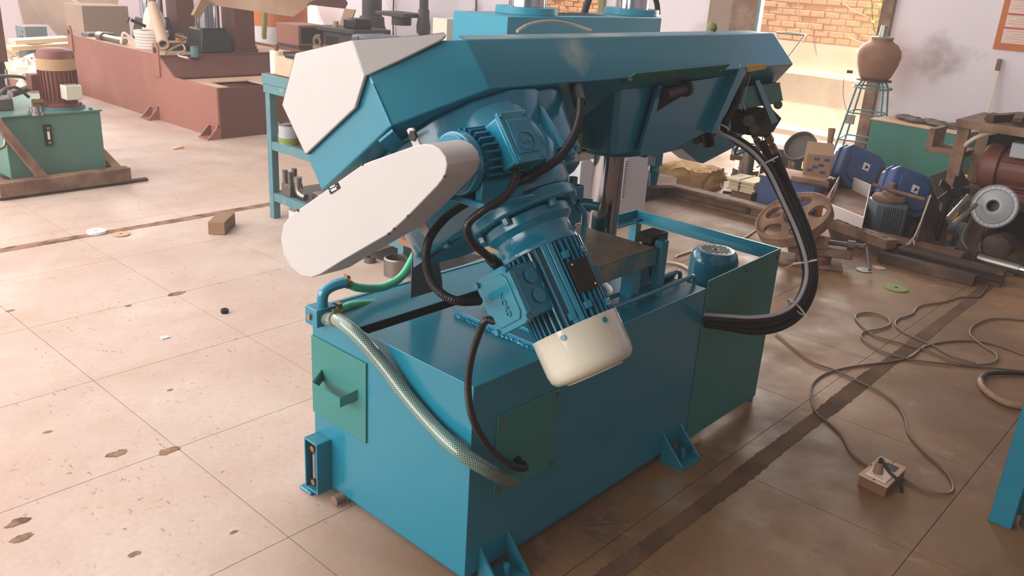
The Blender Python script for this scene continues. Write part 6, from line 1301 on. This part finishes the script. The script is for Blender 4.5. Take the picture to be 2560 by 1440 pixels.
# cables on the floor
def fl_(l, z=.005): return [Z(x, y, z) for x, y in l]
cA = [(1940, 835), (1985, 872), (2030, 905), (2085, 925), (2140, 950), (2200, 980), (2240, 1010), (2262, 1045), (2272, 1085), (2310, 1130), (2355, 1170), (2380, 1205), (2378, 1230), (2340, 1232), (2290, 1215), (2245, 1190), (2222, 1180)]
ca = thing('switch_box_cable', 'thin dark cable looping from the saw to the switch box', 'cable', Z(2240, 1010)); build('cable_run', MB().tube(fl_(cA, .006), .0042, seg=8), 'cable', ca)
cB_ = [(2170, 1166), (2130, 1135), (2105, 1090), (2075, 1060), (2040, 1030), (2028, 990), (2036, 955), (2075, 930), (2140, 915), (2220, 905), (2275, 893), (2310, 868), (2360, 855), (2430, 852), (2500, 865), (2580, 895)]
single('grey_cable', MB().tube(fl_(cB_), .0042, seg=8), 'cable', Z(2140, 915), 'thin grey cable running from the switch box to the right edge', 'cable')
cC = [(2580, 930), (2480, 920), (2400, 912), (2320, 905), (2250, 893), (2190, 870), (2155, 845), (2160, 830), (2200, 822), (2225, 810), (2215, 793), (2175, 782), (2140, 788), (2150, 810), (2190, 840), (2260, 860), (2330, 880), (2390, 905), (2440, 912), (2485, 905), (2490, 885), (2455, 862), (2425, 835), (2440, 810), (2490, 796), (2580, 803)]
single('looped_cable', MB().tube(fl_(cC, .007), .0045, seg=8), 'cable', Z(2250, 893), 'pale brown cable lying in several loops on the floor', 'cable')
cD_ = [(2480, 700), (2460, 728), (2445, 742), (2400, 743), (2360, 755), (2300, 765), (2280, 785), (2245, 798), (2240, 815), (2275, 838), (2330, 862), (2380, 890), (2440, 908)]
single('channel_cable', MB().tube(fl_(cD_, .006), .0042, seg=8), 'cable', Z(2300, 765), 'brown cable coming out of the floor channel', 'cable')
cE = [(1690, 640), (1740, 625), (1800, 615), (1850, 600), (1890, 575)]
single('braided_lead', MB().tube(fl_(cE, .008), .007, seg=8), 'cable_white', Z(1800, 615), 'twisted white lead on the floor behind the pump bay', 'cable')
cF = [(1630, 652), (1700, 660), (1745, 690), (1765, 705)]
single('floor_lead', MB().tube(fl_(cF, .008), .007, seg=8), 'cable_white', Z(1700, 660), 'pale lead running into the pump bay', 'cable')
# taped welding cable at the right edge
tpt = [(2585, 935), (2520, 932), (2468, 935), (2450, 950), (2458, 970), (2490, 995), (2530, 1012), (2585, 1020)]
tw = thing('taped_cable', 'thick cable wrapped in brown tape at the right edge', 'cable', Z(2450, 950)); build('taped_part', MB().tube(fl_(tpt[3:], .014), .013, seg=10), 'tape_brown', tw); build('bare_part', MB().tube(fl_(tpt[:4], .013), .010, seg=10), 'cable_black', tw)
# switch box
sbp = [Z(2146, 1188, .038), Z(2218, 1222, .038), Z(2267, 1172, .038), Z(2200, 1142, .038)]
sbt = thing('switch_box', 'small wooden switch box with white plate and plug on the brown floor', 'switch box', (sum((p.x for p in sbp))/4, sum((p.y for p in sbp))/4, 0))
cS = sum(sbp, V((0, 0, 0)))/4
build('wooden_case', MB().extr([V((cS.x+(p.x-cS.x)*.96, cS.y+(p.y-cS.y)*.96, 0)) for p in sbp], (0, 0, .038)), 'wood_red', sbt, bev=.003)
build('cover_plate', MB().extr([p for p in sbp], (0, 0, .005)), 'primer_dusty_lit', sbt, bev=.003)
eA = (sbp[1]-sbp[0]); eB = (sbp[3]-sbp[0])
def sbq(i0, i1, j0, j1, z0, z1): return MB().extr([sbp[0]+eA*i+eB*j+V((0, 0, z0)) for i, j in ((i0, j0), (i1, j0), (i1, j1), (i0, j1))], (0, 0, z1-z0))
build('rocker_switch', sbq(.35, .78, .62, .86, .005, .0062), 'plate_dark', sbt); build('socket_face', sbq(.16, .86, .10, .50, .005, .010), 'pink_paper', sbt, bev=.001)
pc = sbp[0]+eA*.42+eB*.30; build('plug', MB().cyl(pc+V((0, 0, .01)), pc+V((0, 0, .045)), .016, .012, 14), 'wood', sbt); build('plug_cord', MB().tube([pc+V((0, 0, .045)), pc+V((.01, .0, .055)), pc+eA*.35+V((0, 0, .03)), pc+eA*.75+V((.0, 0, .012)), pc+eA*.9+V((0, 0, -.02))], .0055, seg=8), 'cable_black', sbt)
for i, j in ((.5, .04), (.5, .95), (.05, .5), (.95, .45)): q2 = sbp[0]+eA*i+eB*j; build('plate_screw', MB().cyl(q2+V((0, 0, .004)), q2+V((0, 0, .0062)), .003, seg=8), 'dark_void', sbt)
# --- machine corner at the right edge
rp2 = Z(2508, 1303); rmc = thing('edge_machine', 'teal upright frame of another machine at the right edge', 'machine', (rp2.x, rp2.y, 0))
build('frame_upright', MB().box((rp2.x-.035, rp2.y-.03, 0), (rp2.x+.02, rp2.y+.035, 1.3)), 'blue', rmc, bev=.003); build('machine_side', MB().box((rp2.x+.02, rp2.y-.6, .03), (rp2.x+.035, rp2.y+.0, 1.2)), 'blue', rmc); build('machine_shoe', MB().box((rp2.x+.01, rp2.y-.3, 0), (rp2.x+.25, rp2.y-.04, .05)), 'rust_dark', rmc, bev=.004)
# bits near the saw feet
p = Z(1662, 1152); single('wooden_chip', MB().box((p.x-.012, p.y-.012, 0), (p.x+.012, p.y+.012, .012), rz=.4), 'wood_red', p, 'tiny pink wood chip beside the saw foot', 'chip', sm=0)
p = Z(1738, 1105); single('wedge_chip', MB().box((p.x-.022, p.y-.008, 0), (p.x+.022, p.y+.008, .010), rz=-.3), 'wood_pale', p, 'small pale wedge at the far saw foot', 'wedge', sm=0)
p = Z(1512, 1308); single('welding_rod', MB().cyl((p.x-.06, p.y+.05, .003), (p.x+.05, p.y-.045, .003), .0025, seg=6), 'dull_steel', p, 'thin welding rod stub on the floor by the saw', 'rod')
for o in bpy.data.objects:
    if '_loc' in o: del o['_loc']
